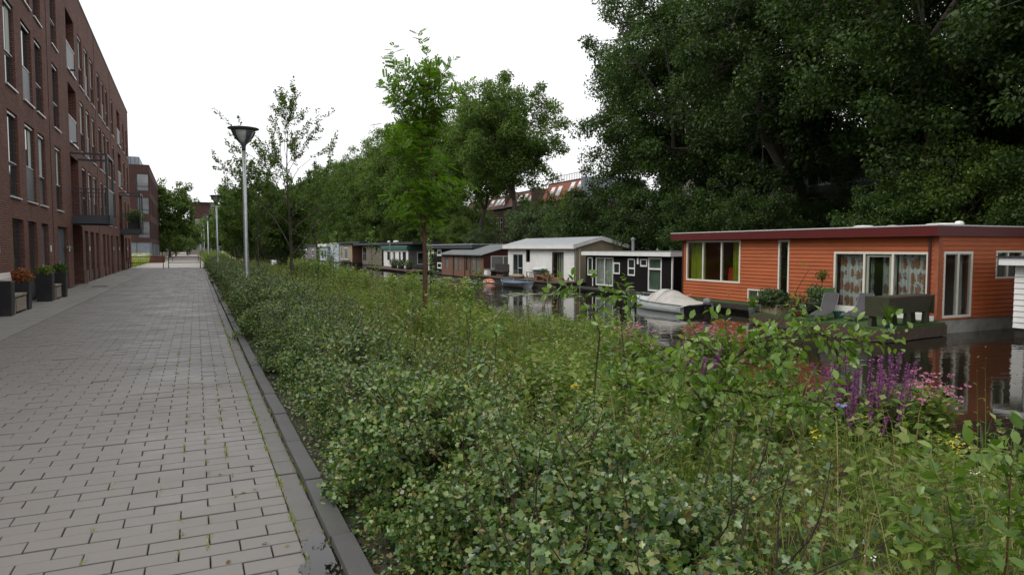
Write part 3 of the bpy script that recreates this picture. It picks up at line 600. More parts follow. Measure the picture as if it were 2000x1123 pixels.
    # near bank, far along the path
    for i, (x, y, s) in enumerate([(5.5,52,.8),(4.2,62,.95),(6.8,66,1.0),(3.8,76,1.0),(6.5,84,1.1),(3.6,95,.95),(7.5,98,1.1),(4.8,110,1.05),(3.2,128,1.0),(6.5,122,1.1),(5.5,145,1.0),(8.2,140,1.1),(3.5,165,1.0),(7.5,170,1.1),(5.5,190,1.2),(9,195,1.2)]):
        plant_tree('alder' if i % 3 else 'poplar', 'bank_tree', ORD[i] + ' bushy tree on the near bank, counted from the near lamp', (x, y, -.2), i*2.1, s*(.72 if i % 3 == 0 else 1.0), 'trees on the near bank far along the path')
    plant_tree('poplar', 'poplar_tree', 'dark dense tree left of the path beyond the far brick block', (-4.3, 137, 0), .4, 1.15, sz=1.12)
    for k, (x, y) in enumerate([(-5.6,140),(-3.6,146),(-6.5,150),(-1.9,178),(-4,172)]): plant_tree('darkbush', 'shrub', ORD[k] + ' dark shrub under the tree left of the far path', (x, y, 0), k*1.1, .62, 'dark shrubs beside the far path', cat='shrub')
    plant_tree('poplar', 'poplar_tree', 'dark tree behind the dense one at the end of the path', (-9.5, 150, 0), 2.4, 1.0)
    for i, (x, y, s) in enumerate([(-1.5,205,.7),(3.5,215,1.0),(9,225,.9),(-7,225,.9),(14,240,1.0),(20,245,1.0),(-4.5,190,.75),(26,240,1.0),(32,245,1.1),(-2.5,228,.9)]):
        plant_tree('darkbush' if i % 2 else 'poplar', 'distant_tree', ORD[i] + ' distant tree closing the view at the end of the path', (x, y, 0), i*1.1, s*1.5 if i % 2 else s, 'distant trees at the end of the path')
plant_trees()
# ================================================================ HOUSEBOATS
def wb(mb, name, material, root, parent=None, **k):
    L = root.location; mb.v = [(x-L[0], y-L[1], z-L[2]) for x, y, z in mb.v]
    return mb.build(name, material, parent or root, **k)
def front(root, xf):
    L = tuple(root.location); return lambda u, v, d: (xf + d - L[0], u - L[1], v - L[2])
def endw(root, yf):
    L = tuple(root.location); return lambda u, v, d: (u - L[0], yf + d - L[1], v - L[2])
def clapboards(parent, m, u0, u1, v0, v1, pitch, holes, material, single=False, t=.03, name='board'):
    n = max(1, round((v1-v0)/pitch)); ph = (v1-v0)/n; allmb = MB()
    for j in range(n):
        va, vb = v0 + j*ph, v0 + (j+1)*ph
        cuts = sorted({va, vb} | {h[k] for h in holes for k in (2, 3) if va + .012 < h[k] < vb - .012})
        for a, b in zip(cuts, cuts[1:]):
            cv = (a+b)/2; hs = sorted((h[0], h[1]) for h in holes if h[2] < cv < h[3]); u = u0; segs = []
            for p, q in hs:
                if p > u: segs.append((u, p))
                u = max(u, q)
            if u < u1: segs.append((u, u1))
            da, db = -t + (t-.004)*(a-va)/ph, -t + (t-.004)*(b-va)/ph
            for p, q in segs:
                mb = MB() if single else allmb
                mb.hexa([m(p,a,.002), m(q,a,.002), m(q,b,.002), m(p,b,.002)], [m(p,a,da), m(q,a,da), m(q,b - .002,db), m(p,b - .002,db)])
                if single: mb.build(name, material, parent)
    if not single: tag(allmb.build('cladding', material, parent), kind='stuff')
def curtain(parent, m, u0, u1, v0, v1, d, material, folds=6, amp=.035, name='curtain'):
    n = folds*8; V = []; F = []
    for i in range(n+1):
        u = u0 + (u1-u0)*i/n; w = amp*math.sin(2*math.pi*folds*i/n + .6*math.sin(i*.37)) + amp*.4*math.sin(i*.9)
        for k in range(3):
            V.append(m(u + (.01*math.sin(i*1.3+k)), v0 + (v1-v0)*k/2, d + w*(1.15 - .25*k)))
    for i in range(n):
        for k in range(2): a = i*3+k; F.append((a, a+3, a+4, a+1))
    return npmesh(name, V, F, material, parent, smooth=True)
def orange_boat():
    b = thing('houseboat', 'orange clapboard houseboat with dark red flat roof edge and cream windows', 'houseboat', (23.2, 19.3, WATER), group='houseboats moored along the far quay')
    xf, y0, y1, x1, z0, z1 = 20.39, 13.35, 25.3, 26.0, -.58, 2.0
    fm, em = front(b, xf), endw(b, y0)
    H1 = [(21.62,25.03,.17,1.95),(19.06,19.60,-.47,1.93),(19.97,21.18,-.53,-.02),(13.63,17.06,-.44,1.5)]
    H2 = [(20.62,22.02,-.52,1.52),(23.22,24.67,.64,1.54)]
    w = MB(); wall_faces(w, fm, y0, y1, z0, z1, H1, .16); wall_faces(w, em, xf, x1, z0, z1, H2, .16)
    f2 = endw(b, y1); w.quad(f2(xf,z0,0), f2(x1,z0,0), f2(x1,z1,0), f2(xf,z1,0)); wall_faces(w, fm, y0, y1, z0, z1, [(19,25,.0,1.85)], .05, x1-xf)
    wall = w.build('wall', M['orange'], b)
    clapboards(wall, fm, y0+.12, y1, z0+.02, z1-.02, .143, H1, M['orange'], True); clapboards(wall, em, xf+.12, x1, z0+.02, z1-.02, .143, H2, M['orange'], True)
    c = MB(); c.mbox(fm, y0-.03, y0+.12, z0, z1-.01, -.035, .0); c.mbox(em, xf+.001, xf+.13, z0, z1-.012, -.034, -.001); c.build('corner_trim', M['terracotta'], wall)
    wb(MB().tube([(xf-.06,y0+.24,z1), (xf-.06,y0+.24,z0-.05), (xf-.1,y0+.24,z0-.12)], .04, 8), 'downpipe', M['maroon'], b)
    wb(MB().tube([(xf-.03,y1-.03,z1), (xf-.03,y1-.03,z0)], .035, 8), 'downpipe', M['maroon'], b)
    r = MB(); r.box(xf-.30, x1+.3, y0-.14, y1+.52, 1.985, 2.29); ro = wb(r, 'roof', M['red'], b)
    r = MB(); r.box(xf-.31, x1+.31, y0-.15, y1+.53, 2.292, 2.325); wb(r, 'roof_trim', M['sill'], b, ro)
    r = MB(); r.box(xf-.24, x1+.24, y0-.08, y1+.46, 2.326, 2.335); wb(r, 'roof_felt', M['felt'], b, ro)
    for x, y, lx, ly, h in ((22.0,17.2,.5,.55,.10),(22.2,16.2,.3,.3,.08),(22.4,14.6,.5,.9,.10),(22.2,13.9,.2,.2,.14)):
        q = MB().lathe([(lx*.7,0),(lx*.7,h*.6),(lx*.5,h),(.001,h*1.15)], (x,y,2.335), 10, 1, ly/lx); wb(q, 'roof_light', M['white'], b, ro)
    h = MB(); h.box(xf+.02, x1-.02, y0-.0+.02, y1-.02, -1.5, z0-.002); wb(h, 'hull', M['concrete'], b)
    # windows
    o = window(b, fm, *H1[0], M['cream'], M['glass'], -.03, .09, .075, mull=(22.74,23.91))
    curtain(o, fm, 24.0, 24.97, .2, 1.9, .22, M['greencurtain'], 9); curtain(o, fm, 21.68, 22.25, .2, 1.9, .22, M['greencurtain'], 6)
    window(b, fm, *H1[1], M['cream'], M['glass'], -.03, .09, .07)
    window(b, fm, *H1[2], M['cream'], M['glass'], -.03, .09, .06, mull=(20.6,))
    o = window(b, fm, *H1[3], M['cream'], M['glass'], -.03, .09, .075, mull=(14.82,15.86), name='sliding_door')
    curtain(o, fm, 15.9, 16.98, -.40, 1.44, .24, M['floral'], 8, .04); curtain(o, fm, 14.86, 15.35, -.40, 1.44, .26, M['floral'], 4, .04); curtain(o, fm, 13.7, 14.78, -.40, 1.44, .24, M['floral'], 8, .04)
    curtain(o, fm, 15.68, 15.80, -.40, 1.44, .26, M['floral'], 2, .03)
    window(o, fm, 14.90, 15.79, -.40, 1.40, M['cream'], M['glass'], .03, .05, .07, name='door_leaf')
    o = window(b, em, *H2[0], M['cream'], M['glass'], -.03, .09, .075, mull=(21.32,)); curtain(o, em, 21.6, 21.95, -.46, 1.46, .25, M['room'], 3)
    window(b, em, *H2[1], M['cream'], M['glass'], -.03, .09, .06, mull=(23.85,))
    # room behind the glass
    rm = MB(); rm.quad(fm(y0+.2,z0+.01,.17),fm(y1-.2,z0+.01,.17),fm(y1-.2,z0+.01,4.2),fm(y0+.2,z0+.01,4.2)); wall_faces(rm, fm, y0+.2, y1-.2, z0, z1, [(19.2,24.8,.1,1.8)], .05, 4.2)
    rm.quad(fm(18.3,z0,.18),fm(18.3,z0,4.2),fm(18.3,z1,4.2),fm(18.3,z1,.18)); rm.build('inner_wall', M['room'], b)
    wb(MB().box(xf-.012, xf-.0, 22.2, 22.32, -.36, -.22), 'vent', M['cream'], b); wb(MB().box(xf-.05, xf-.013, 22.23, 22.29, -.33, -.25), 'vent_cap', M['greypot'], b)
    for y in (23.0, 22.0):
        c = thing('chair', 'red upholstered chair %s behind the big orange houseboat window' % ('on the left' if y > 22.5 else 'on the right'), 'chair', (21.0, y, z0+.01), group='red chairs inside')
        MB().box(-.22,.22,-.24,.24,.44,.54).build('seat', M['redchair'], c, bevel=.03); MB().hexa([(.16,-.24,.5),(.24,-.24,.5),(.24,.24,.5),(.16,.24,.5)], [(.26,-.24,1.35),(.33,-.24,1.35),(.33,.24,1.35),(.26,.24,1.35)]).build('backrest', M['redchair'], c, bevel=.02)
        for sx in (-.18,.18):
            for sy in (-.2,.2): MB().tube([(sx,sy,0),(sx,sy,.44)], .02).build('leg', M['rubber'], c)
    t = thing('table', 'low white table inside the orange houseboat window', 'table', (21.75, 22.6, z0+.01)); MB().box(-.25,.25,-.75,.75,.66,.86).build('table_top', M['white'], t)
    for sy in (-.7,.7): MB().box(-.2,.2,sy-.03,sy+.03,0,.66).build('leg', M['white'], t)
    # terrace in front
    d = thing('floating_deck', 'timber deck with green artificial turf before the orange houseboat', 'deck', (18.8, 15.4, WATER))
    poly = [(17.17,12.69),(20.36,13.05),(20.36,18.6),(17.39,17.8)]
    wb(MB().prism(poly, -.66, -.605), 'turf', M['turf'], d)
    pl = [(17.10,12.60),(20.34,12.98),(20.34,18.7),(17.32,17.9)]; wb(MB().prism(pl, -.98, -.662), 'edge_boards', M['deckwood'], d)
    wb(MB().box(19.95,20.36,18.72,25.2,-.66,-.615), 'turf', M['turf'], d); wb(MB().box(19.9,20.34,18.72,25.2,-.85,-.662), 'edge_boards', M['darkwood'], d)
    wb(MB().box(18.2,19.95,12.95,13.3,-1.3,-.982), 'blue_float', M['bluedark'], d)
    wb(MB().box(20.30, 20.37, 13.4, 18.5, -.60, -.45), 'threshold', M['white'], d)
    return b
orange_boat()
def frond_mesh(name, seed, n, h, w, m, spread=.5):
    rng = np.random.default_rng(seed); P = rng.normal(size=(n, 3))*[.03,.03,0]; a = rng.random(n)*6.28; tilt = rng.random(n)*spread
    d = np.stack([np.cos(a)*np.sin(tilt), np.sin(a)*np.sin(tilt), np.cos(tilt)], -1)
    T = ([(-.5,0,0),(.5,0,0),(.42,.5,.0),(-.42,.5,.0),(0,1,-.22)], [(0,1,2),(0,2,3),(3,2,4)])
    S = np.stack([np.full(n, w), h*(.6+.5*rng.random(n)), h*(.6+.5*rng.random(n))], -1)
    V, F = inst(*T, P, frames(d, np.stack([-np.cos(a)*.3, -np.sin(a)*.3, np.full(n, 1.)], -1)), S); return np_me(name, V, F, m)
def ball_mesh(name, seed, n, r, size, m, sz=1.0, leaf=LEAF2):
    rng = np.random.default_rng(seed); V, F = clump_leaves(rng, np.zeros((1,3)), np.array([r]), n, leaf, size, sz); return np_me(name, V, F, m)
def pot_plant(name, label, loc, prof, pmat, plant, ph, stem=0, n=16, square=False, rz=0):
    t = thing(name, label, 'potted plant', loc, rz)
    if square: a, h = prof; MB().hexa([(-a*.85,-a*.85,0),(a*.85,-a*.85,0),(a*.85,a*.85,0),(-a*.85,a*.85,0)], [(-a,-a,h),(a,-a,h),(a,a,h),(-a,a,h)]).build('pot', pmat, t, bevel=.012)
    else: MB().lathe(prof, n=n).build('pot', pmat, t, True)
    if stem: MB().tube([(0,0,ph-stem),(.01,0,ph)], .012).build('stem', M['twig'], t)
    o = link('foliage', plant, t); o.location.z = ph; return t
def orange_deck_things():
    zt = -.605
    t = thing('raised_planter', 'olive green timber trough on slab legs at the turf deck corner', 'planter', (18.55, 13.22, zt), .12)
    MB().hexa([(-1.1,-.24,.36),(1.1,-.24,.36),(1.1,.24,.36),(-1.1,.24,.36)], [(-1.18,-.31,.80),(1.18,-.31,.80),(1.18,.31,.80),(-1.18,.31,.80)]).build('trough', M['trough'], t, bevel=.008)
    MB().box(-1.2,1.2,-.33,.33,.80,.83).build('rim', M['maroon'], t)
    MB().box(-1.1,1.1,-.27,.27,.831,.85).build('soil', M['soil'], t)
    for x in (-1.05, 0, 1.0):
        for y in (-.2, .2): MB().hexa([(x-.15,y-.05,0),(x+.15,y-.05,0),(x+.15,y+.05,0),(x-.15,y+.05,0)], [(x-.09,y-.05,.37),(x+.09,y-.05,.37),(x+.09,y+.05,.37),(x-.09,y+.05,.37)]).build('leg', M['trough'], t)
    for x in (-1.19, 1.19): MB().box(x-.03,x+.03,-.34,.34,.30,.86).build('end_board', M['trough'], t)
    def lounger(label, loc, rz):
        l = thing('sun_lounger', label, 'lounger', loc, rz, 'loungers on the turf deck'); l.scale = (.85,.75,.78)
        prof = [(-.95,.20),(-.6,.26),(0,.33),(.25,.31),(.52,.62),(.72,1.0)]; mb = MB()
        for (x0,z0),(x1,z1) in zip(prof, prof[1:]):
            mb.hexa([(x0,-.27,z0),(x1,-.27,z1),(x1,.27,z1),(x0,.27,z0)], [(x0,-.27,z0+.025),(x1,-.27,z1+.025),(x1,.27,z1+.025),(x0,.27,z0+.025)])
        mb.build('fabric', M['fabricgrey'], l)
        for s in (-.3, .3): MB().tube([(x,s,z) for x, z in prof], .018).build('frame_rail', M['greypot'], l)
        for x, s in ((-.7,-.3),(-.7,.3),(.3,-.3),(.3,.3)): MB().tube([(x,s,.27),(x+.16,s,0)], .014).build('leg', M['greypot'], l)
    lounger('grey sun lounger with tall backrest beside the green pot', (18.0, 15.35, zt), .42); lounger('grey sun lounger close to the floral curtains', (18.75, 14.75, zt), .30)
    topi = ball_mesh('topiary', 4, 260, .22, .07, M['leaf_plane'], .8); shr = ball_mesh('pot_shrub', 5, 420, .36, .09, M['leaf_bush'], 1.0); gr = frond_mesh('pot_grass', 6, 60, .55, .03, M['leaf_rowan'], .5); low = ball_mesh('low_plants', 9, 700, .42, .12, M['leaf_bush'], .6, LEAF4)
    pot_plant('potted_topiary', 'tall square green pot with small clipped tree against orange wall', (19.85, 17.1, zt), (.30, .85), M['greenpot'], topi, 1.30, .5, square=True)
    pot_plant('potted_shrub', 'bushy shrub in a dark clay pot beside the tall green pot', (18.9, 16.55, zt), [(.2,0),(.30,.36),(.31,.4),(.27,.4),(.25,.34)], M['darkpot'], shr, .68, .35)
    pot_plant('potted_flowers', 'leafy plant in a red terracotta pot on the deck edge', (17.75, 16.2, zt), [(.15,0),(.2,.2),(.21,.22),(.18,.22)], M['terracotta'], shr, .38)
    t = thing('wicker_planter', 'long wicker planter box full of leafy plants on turf deck', 'planter', (17.85, 17.35, zt), -.35)
    MB().box(-.2,.2,-.62,.62,0,.36).build('basket', M['wicker'], t, bevel=.02)
    for k in range(5): o = link('foliage', low if k % 2 else shr, t); o.location = (0, -.5 + k*.25, .5); o.rotation_euler.z = k
    pot_plant('potted_grass', 'spiky grass in a slim grey vase at the left deck corner', (17.5, 17.95, -.98), [(.09,0),(.13,.5),(.14,.52),(.12,.52)], M['greypot'], gr, .5)
    pot_plant('potted_grass', 'spiky grass in a dark blue pot before the olive trough', (17.35, 12.68, -.66), [(.07,0),(.10,.18),(.11,.2),(.09,.2)], M['bluedark'], gr, .22)
    t = thing('storage_basket', 'small green plastic basket under the grey lounger', 'basket', (18.55, 15.3, zt)); MB().lathe([(.12,0),(.17,.2),(.18,.22),(.16,.2),(.11,.02)]).build('bowl', M['greenpaint'], t)
    fl = ball_mesh('red_blooms', 15, 30, .22, .05, M['rustleaf'])
    o = link('red_flowers', fl); o.location = (18.6, 17.0, zt+.45); tag(o, 'cluster of small red blooms beside the dark clay pot', 'flowers')
orange_deck_things()
def simple_boat(label, xf, y0, y1, x1, z0, z1, roof, wallm, holes, end_holes=(), pitch=.13, hull='darkwood', endm=None, over=.18):
    b = thing('houseboat', label, 'houseboat', ((xf+x1)/2, (y0+y1)/2, WATER), group='houseboats moored along the far quay')
    fm, em = front(b, xf), endw(b, y0)
    w = MB(); wall_faces(w, fm, y0, y1, z0, z1, list(holes), .12); wf = w.build('wall', wallm, b)
    w = MB(); wall_faces(w, em, xf+.002, x1, z0, z1, list(end_holes), .12); f2 = endw(b, y1); w.quad(f2(xf+.002,z0,0), f2(x1,z0,0), f2(x1,z1,0), f2(xf+.002,z1,0)); w.quad(fm(y0,z0,x1-xf), fm(y0,z1,x1-xf), fm(y1,z1,x1-xf), fm(y1,z0,x1-xf))
    we = w.build('end_wall', endm or wallm, b)
    if pitch:
        clapboards(wf, fm, y0, y1, z0, z1, pitch, list(holes), wallm); clapboards(we, em, xf, x1, z0, z1, pitch, list(end_holes), endm or wallm)
    h = MB(); h.box(xf+.03, x1-.03, y0+.03, y1-.03, -1.5, z0-.002); wb(h, 'hull', M[hull], b)
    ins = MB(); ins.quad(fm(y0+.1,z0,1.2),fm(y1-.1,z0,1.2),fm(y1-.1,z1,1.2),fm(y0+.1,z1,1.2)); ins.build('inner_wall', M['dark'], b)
    return b, fm, em
def white_boat():
    holes = [(46.9,48.7,-.45,1.2),(45.65,46.35,.6,1.5),(40.5,42.18,-.55,1.38)]
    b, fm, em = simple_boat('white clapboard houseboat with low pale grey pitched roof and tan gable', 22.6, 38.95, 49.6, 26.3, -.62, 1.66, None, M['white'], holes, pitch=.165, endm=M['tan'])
    y0, y1, zr, ze, xr = 38.7, 50.0, 2.42, 1.86, 24.44
    g = MB()
    g.add([tuple(em(x, z, .001)) for x, z in ((22.6,1.66),(26.3,1.66),(24.44,2.24))], [(0,1,2)]); f2 = endw(b, 49.6); g.add([f2(22.6,1.66,0), f2(26.3,1.66,0), f2(24.44,2.24,0)], [(0,2,1)]); g.build('gable', M['tan'], b)
    clap = [(1.67+i*.13) for i in range(4)]
    for z in clap: 
        k = (2.24-z)/.58; MB().mbox(em, 24.44-1.84*k, 24.44+1.84*k, z, z+.12, -.02, -.003).build('board', M['tan'], b)
    rf = MB(); rf.hexa([(22.3,y0,ze-.02),(22.3,y1,ze-.02),(xr,y1,zr-.02),(xr,y0,zr-.02)], [(22.3,y0,ze),(22.3,y1,ze),(xr,y1,zr),(xr,y0,zr)]); rf.hexa([(xr,y0,zr-.02),(xr,y1,zr-.02),(26.6,y1,ze-.02),(26.6,y0,ze-.02)], [(xr,y0,zr),(xr,y1,zr),(26.6,y1,ze),(26.6,y0,ze)])
    ro = wb(rf, 'roof', M['felt_light'], b)
    f = MB(); f.box(22.27,22.32,y0,y1,1.60,ze+.005)
    for y in (y0-.02, y1-.03): 
        f.hexa([(22.28,y,1.60),(22.28,y+.05,1.60),(xr,y+.05,zr-.24),(xr,y,zr-.24)], [(22.28,y,ze+.02),(22.28,y+.05,ze+.02),(xr,y+.05,zr+.02),(xr,y,zr+.02)]); f.hexa([(26.62,y,1.60),(26.62,y+.05,1.60),(xr,y+.05,zr-.24),(xr,y,zr-.24)], [(26.62,y,ze+.02),(26.62,y+.05,ze+.02),(xr,y+.05,zr+.02),(xr,y,zr+.02)])
    wb(f, 'fascia', M['white'], b, ro)
    o = window(b, fm, *holes[0], M['sill'], M['glass_dark'], .0, .06, .05, mull=(47.8,), name='sliding_door'); MB().mbox(fm, 47.0, 47.7, .1, .16, -.05, -.02).build('handle', M['sill'], o)
    window(b, fm, *holes[1], M['frame_grey'], M['glass'], .02, .05, .05); o = window(b, fm, *holes[2], M['maroon'], M['glass'], .0, .06, .05, mull=(41.35,), name='sliding_door'); curtain(o, fm, 40.6, 41.3, -.5, 1.3, .2, M['palecurtain'], 5); curtain(o, fm, 41.4, 41.8, -.5, 1.3, .2, M['palecurtain'], 3)
    wb(MB().tube([(22.55,38.97,1.6),(22.55,38.97,-.6)], .03), 'downpipe', M['greypot'], b); wb(MB().tube([(22.9,38.9,1.6),(22.9,38.9,-.7)], .03), 'downpipe', M['cream'], b)
    d = thing('floating_deck', 'dark timber deck along the white clapboard houseboat', 'deck', (21.5, 44, WATER))
    wb(MB().box(20.4,22.57,37.6,52.5,-.60,-.52), 'deck_boards', M['deckwood'], d); wb(MB().box(20.5,22.5,37.7,52.4,-1.2,-.602), 'float', M['darkwood'], d)
    for x, y in ((20.36,38.6),(20.36,41.5)): wb(MB().tube([(x,y,-1.4),(x,y,-.2)], .04), 'mooring_post', M['wood_grey'], d)
    z = -.52
    t = thing('cushion', 'long patterned grey cushion lying on the deck of the white houseboat', 'cushion', (21.2, 44.8, z), 1.45); MB().lathe([(.001,0),(.42,.02),(.5,.14),(.42,.26),(.001,.3)], n=18, sx=1.9, sy=.8).build('cover', M['wicker'], t, True)
    t = thing('stool', 'small wooden stool on the white houseboat deck', 'stool', (20.9, 42.1, z)); MB().box(-.25,.25,-.3,.3,.5,.55).build('seat', M['wood_grey'], t)
    for sx in (-.2,.2):
        for sy in (-.25,.25): MB().box(sx-.025,sx+.025,sy-.025,sy+.025,0,.5).build('leg', M['wood_grey'], t)
    t = thing('tub', 'grey tub with pale blue lid against the white houseboat wall', 'tub', (22.2, 43.6, z)); MB().lathe([(.3,0),(.38,.55),(.36,.6)]).build('barrel', M['greypot'], t); MB().lathe([(.5,.6),(.52,.66),(.3,.74),(.001,.75)]).build('lid', M['paleblue'], t, True)
    t = thing('bench', 'low red bench with pots on the white houseboat deck', 'bench', (21.0, 40.6, z)); MB().box(-.2,.2,-.65,.65,.28,.33).build('seat', M['terracotta'], t)
    for sy in (-.55,.55): MB().box(-.18,.18,sy-.04,sy+.04,0,.28).build('leg', M['terracotta'], t)
    pl = ball_mesh('deck_plants', 19, 380, .4, .12, M['leaf_bush'], .55); br = ball_mesh('deck_plants_brown', 20, 380, .45, .12, M['dry'], .5)
    pot_plant('potted_plant', 'brownish bushy pot plant beside the low red bench', (20.9, 39.7, z), [(.16,0),(.22,.2),(.2,.2)], M['terracotta'], br, .32)
    pot_plant('potted_plant', 'dark green bushy pot plant by the white houseboat door', (21.8, 41.9, z), [(.2,0),(.26,.3),(.24,.3)], M['darkpot'], pl, .5)
    wb(MB().box(22.1,22.58,40.4,42.2,-.52,-.38), 'door_step', M['terracotta'], d)
white_boat()
def black_boat():
    holes = [(36.3,36.9,-.05,1.08),(34.0,35.95,-.62,1.08),(33.3,34.0-.02,.13,.80),(31.8,32.5,.08,1.05),(30.66,31.31,.62,1.06),(29.38,30.58,-.68,1.12)]
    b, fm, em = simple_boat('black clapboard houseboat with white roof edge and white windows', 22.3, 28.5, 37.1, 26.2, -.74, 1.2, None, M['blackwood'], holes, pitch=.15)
    r = MB(); r.box(22.05,26.4,28.35,37.3,1.2,1.42); ro = wb(r, 'roof', M['white'], b); wb(MB().box(22.15,26.3,28.45,37.2,1.42,1.47), 'roof_felt', M['felt'], b, ro)
    wb(MB().lathe([(.09,0),(.09,.62),(.13,.64),(.13,.70),(.16,.72),(.001,.8)], (23.4,33.6,1.47), 12), 'stove_pipe', M['steel'], b)
    o = window(b, fm, *holes[1], M['white'], M['glass'], -.01, .08, .07, mull=(34.95,), name='sliding_door'); curtain(o, fm, 34.05, 34.9, -.58, 1.0, .1, M['palecurtain'], 8, .02); curtain(o, fm, 35.0, 35.88, -.58, 1.0, .1, M['palecurtain'], 8, .02)
    for i in (0, 2, 3, 4): window(b, fm, *holes[i], M['white'], M['glass_dark'], -.02, .09, .08, trans=((.5,) if i == 3 else ()))
    o = window(b, fm, *holes[5], M['white'], M['glass'], -.02, .09, .09, trans=(.52,)); curtain(o, fm, 29.5, 30.5, -.6, 1.05, .1, M['greencurt2'], 7, .02)
    MB().mbox(fm, 31.38, 31.5, .75, 1.08, -.1, -.025).build('wall_lamp', M['white'], b)
    MB().mbox(fm, 36.22, 36.3, -.7, .0, -.04, -.0).build('trim', M['white'], b); MB().mbox(fm, 28.46, 28.54, -.74, 1.2, -.04, .03).build('corner_trim', M['white'], b)
    d = thing('floating_deck', 'narrow dark jetty along the black houseboat', 'deck', (21.8, 33, WATER)); wb(MB().box(21.2,22.27,28.3,38.4,-.86,-.76), 'deck_boards', M['darkwood'], d); wb(MB().box(21.35,22.2,28.5,38.2,-1.3,-.862), 'float', M['rubber'], d)
    for y in (36.9, 35.9, 37.6): wb(MB().tube([(21.15,y,-1.4),(21.15,y,-.55)], .035), 'mooring_post', M['wood_grey'], d)
black_boat()
def brown_boat():
    holes = [(62.5,63.35,-.3,.88),(60.1,60.85,-.38,.92),(58.95,59.6,-.38,.92),(57.3,57.75,-.38,.92),(56.75,57.1,-.38,.92),(55.4,56.2,-.45,.95),(54.45,55.2,-.45,.95)]
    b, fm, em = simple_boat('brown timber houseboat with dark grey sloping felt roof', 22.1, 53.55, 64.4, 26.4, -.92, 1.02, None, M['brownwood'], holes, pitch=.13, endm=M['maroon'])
    y0, y1 = 53.3, 64.6; r = MB(); r.hexa([(21.85,y0,1.04),(21.85,y1,1.04),(25.0,y1,1.92),(25.0,y0,1.92)], [(21.85,y0,1.1),(21.85,y1,1.1),(25.0,y1,1.98),(25.0,y0,1.98)]); r.hexa([(25.0,y0,1.92),(25.0,y1,1.92),(26.6,y1,1.5),(26.6,y0,1.5)], [(25.0,y0,1.98),(25.0,y1,1.98),(26.6,y1,1.56),(26.6,y0,1.56)])
    ro = wb(r, 'roof', M['felt'], b); wb(MB().box(21.80,21.846,y0,y1,1.02,1.09), 'gutter', M['greypot'], b, ro); wb(MB().lathe([(.12,0),(.12,.15),(.2,.2),(.001,.26)], (24,62,1.7), 10), 'roof_vent', M['white'], b, ro)
    g = MB(); g.add([em(22.1,1.02,-.01), em(26.4,1.02,-.01), em(26.4,1.5,-.01), em(25.0,1.92,-.01)], [(0,1,2,3)]); g.build('gable', M['maroon'], b)
    for i, h in enumerate(holes): window(b, fm, *h, M['brownwood'], M['glass_lit'] if i != 3 else M['glass_dark'], .0, .05, .05)
    for y in (57.9, 60.95, 56.6): wb(MB().tube([(22.04,y,1.02),(22.04,y,-.92)], .03), 'downpipe', M['rubber'], b)
    o = window(b, em, 22.75, 25.2, -.12, 1.0, M['white'], M['glass_lit'], -.08, .06, .07, mull=(23.9,))
    MB().mbox(em, 22.12, 22.75, -.9, -.05, -.04, -.01).build('lower_panel', M['greyboard'], b)
    t = thing('bench', 'high backed dark bench on the deck before the brown houseboat', 'bench', (21.4, 48.4, -.52), .0); MB().box(.1,.16,-1.3,1.3,.3,.95).build('backrest', M['darkwood'], t); MB().box(-.35,.1,-1.3,1.3,.36,.42).build('seat', M['darkwood'], t)
    for y in (-1.2,1.2): MB().box(-.3,.14,y-.04,y+.04,0,.36).build('leg', M['darkwood'], t)
    t = thing('storage_box', 'small white box on the deck beside the brown houseboat', 'box', (21.6, 51.2, -.52)); MB().box(-.3,.3,-.35,.35,0,.42).build('box_body', M['white'], t); MB().box(-.32,.32,-.37,.37,.42,.46).build('lid', M['buildgrey'], t)
brown_boat()
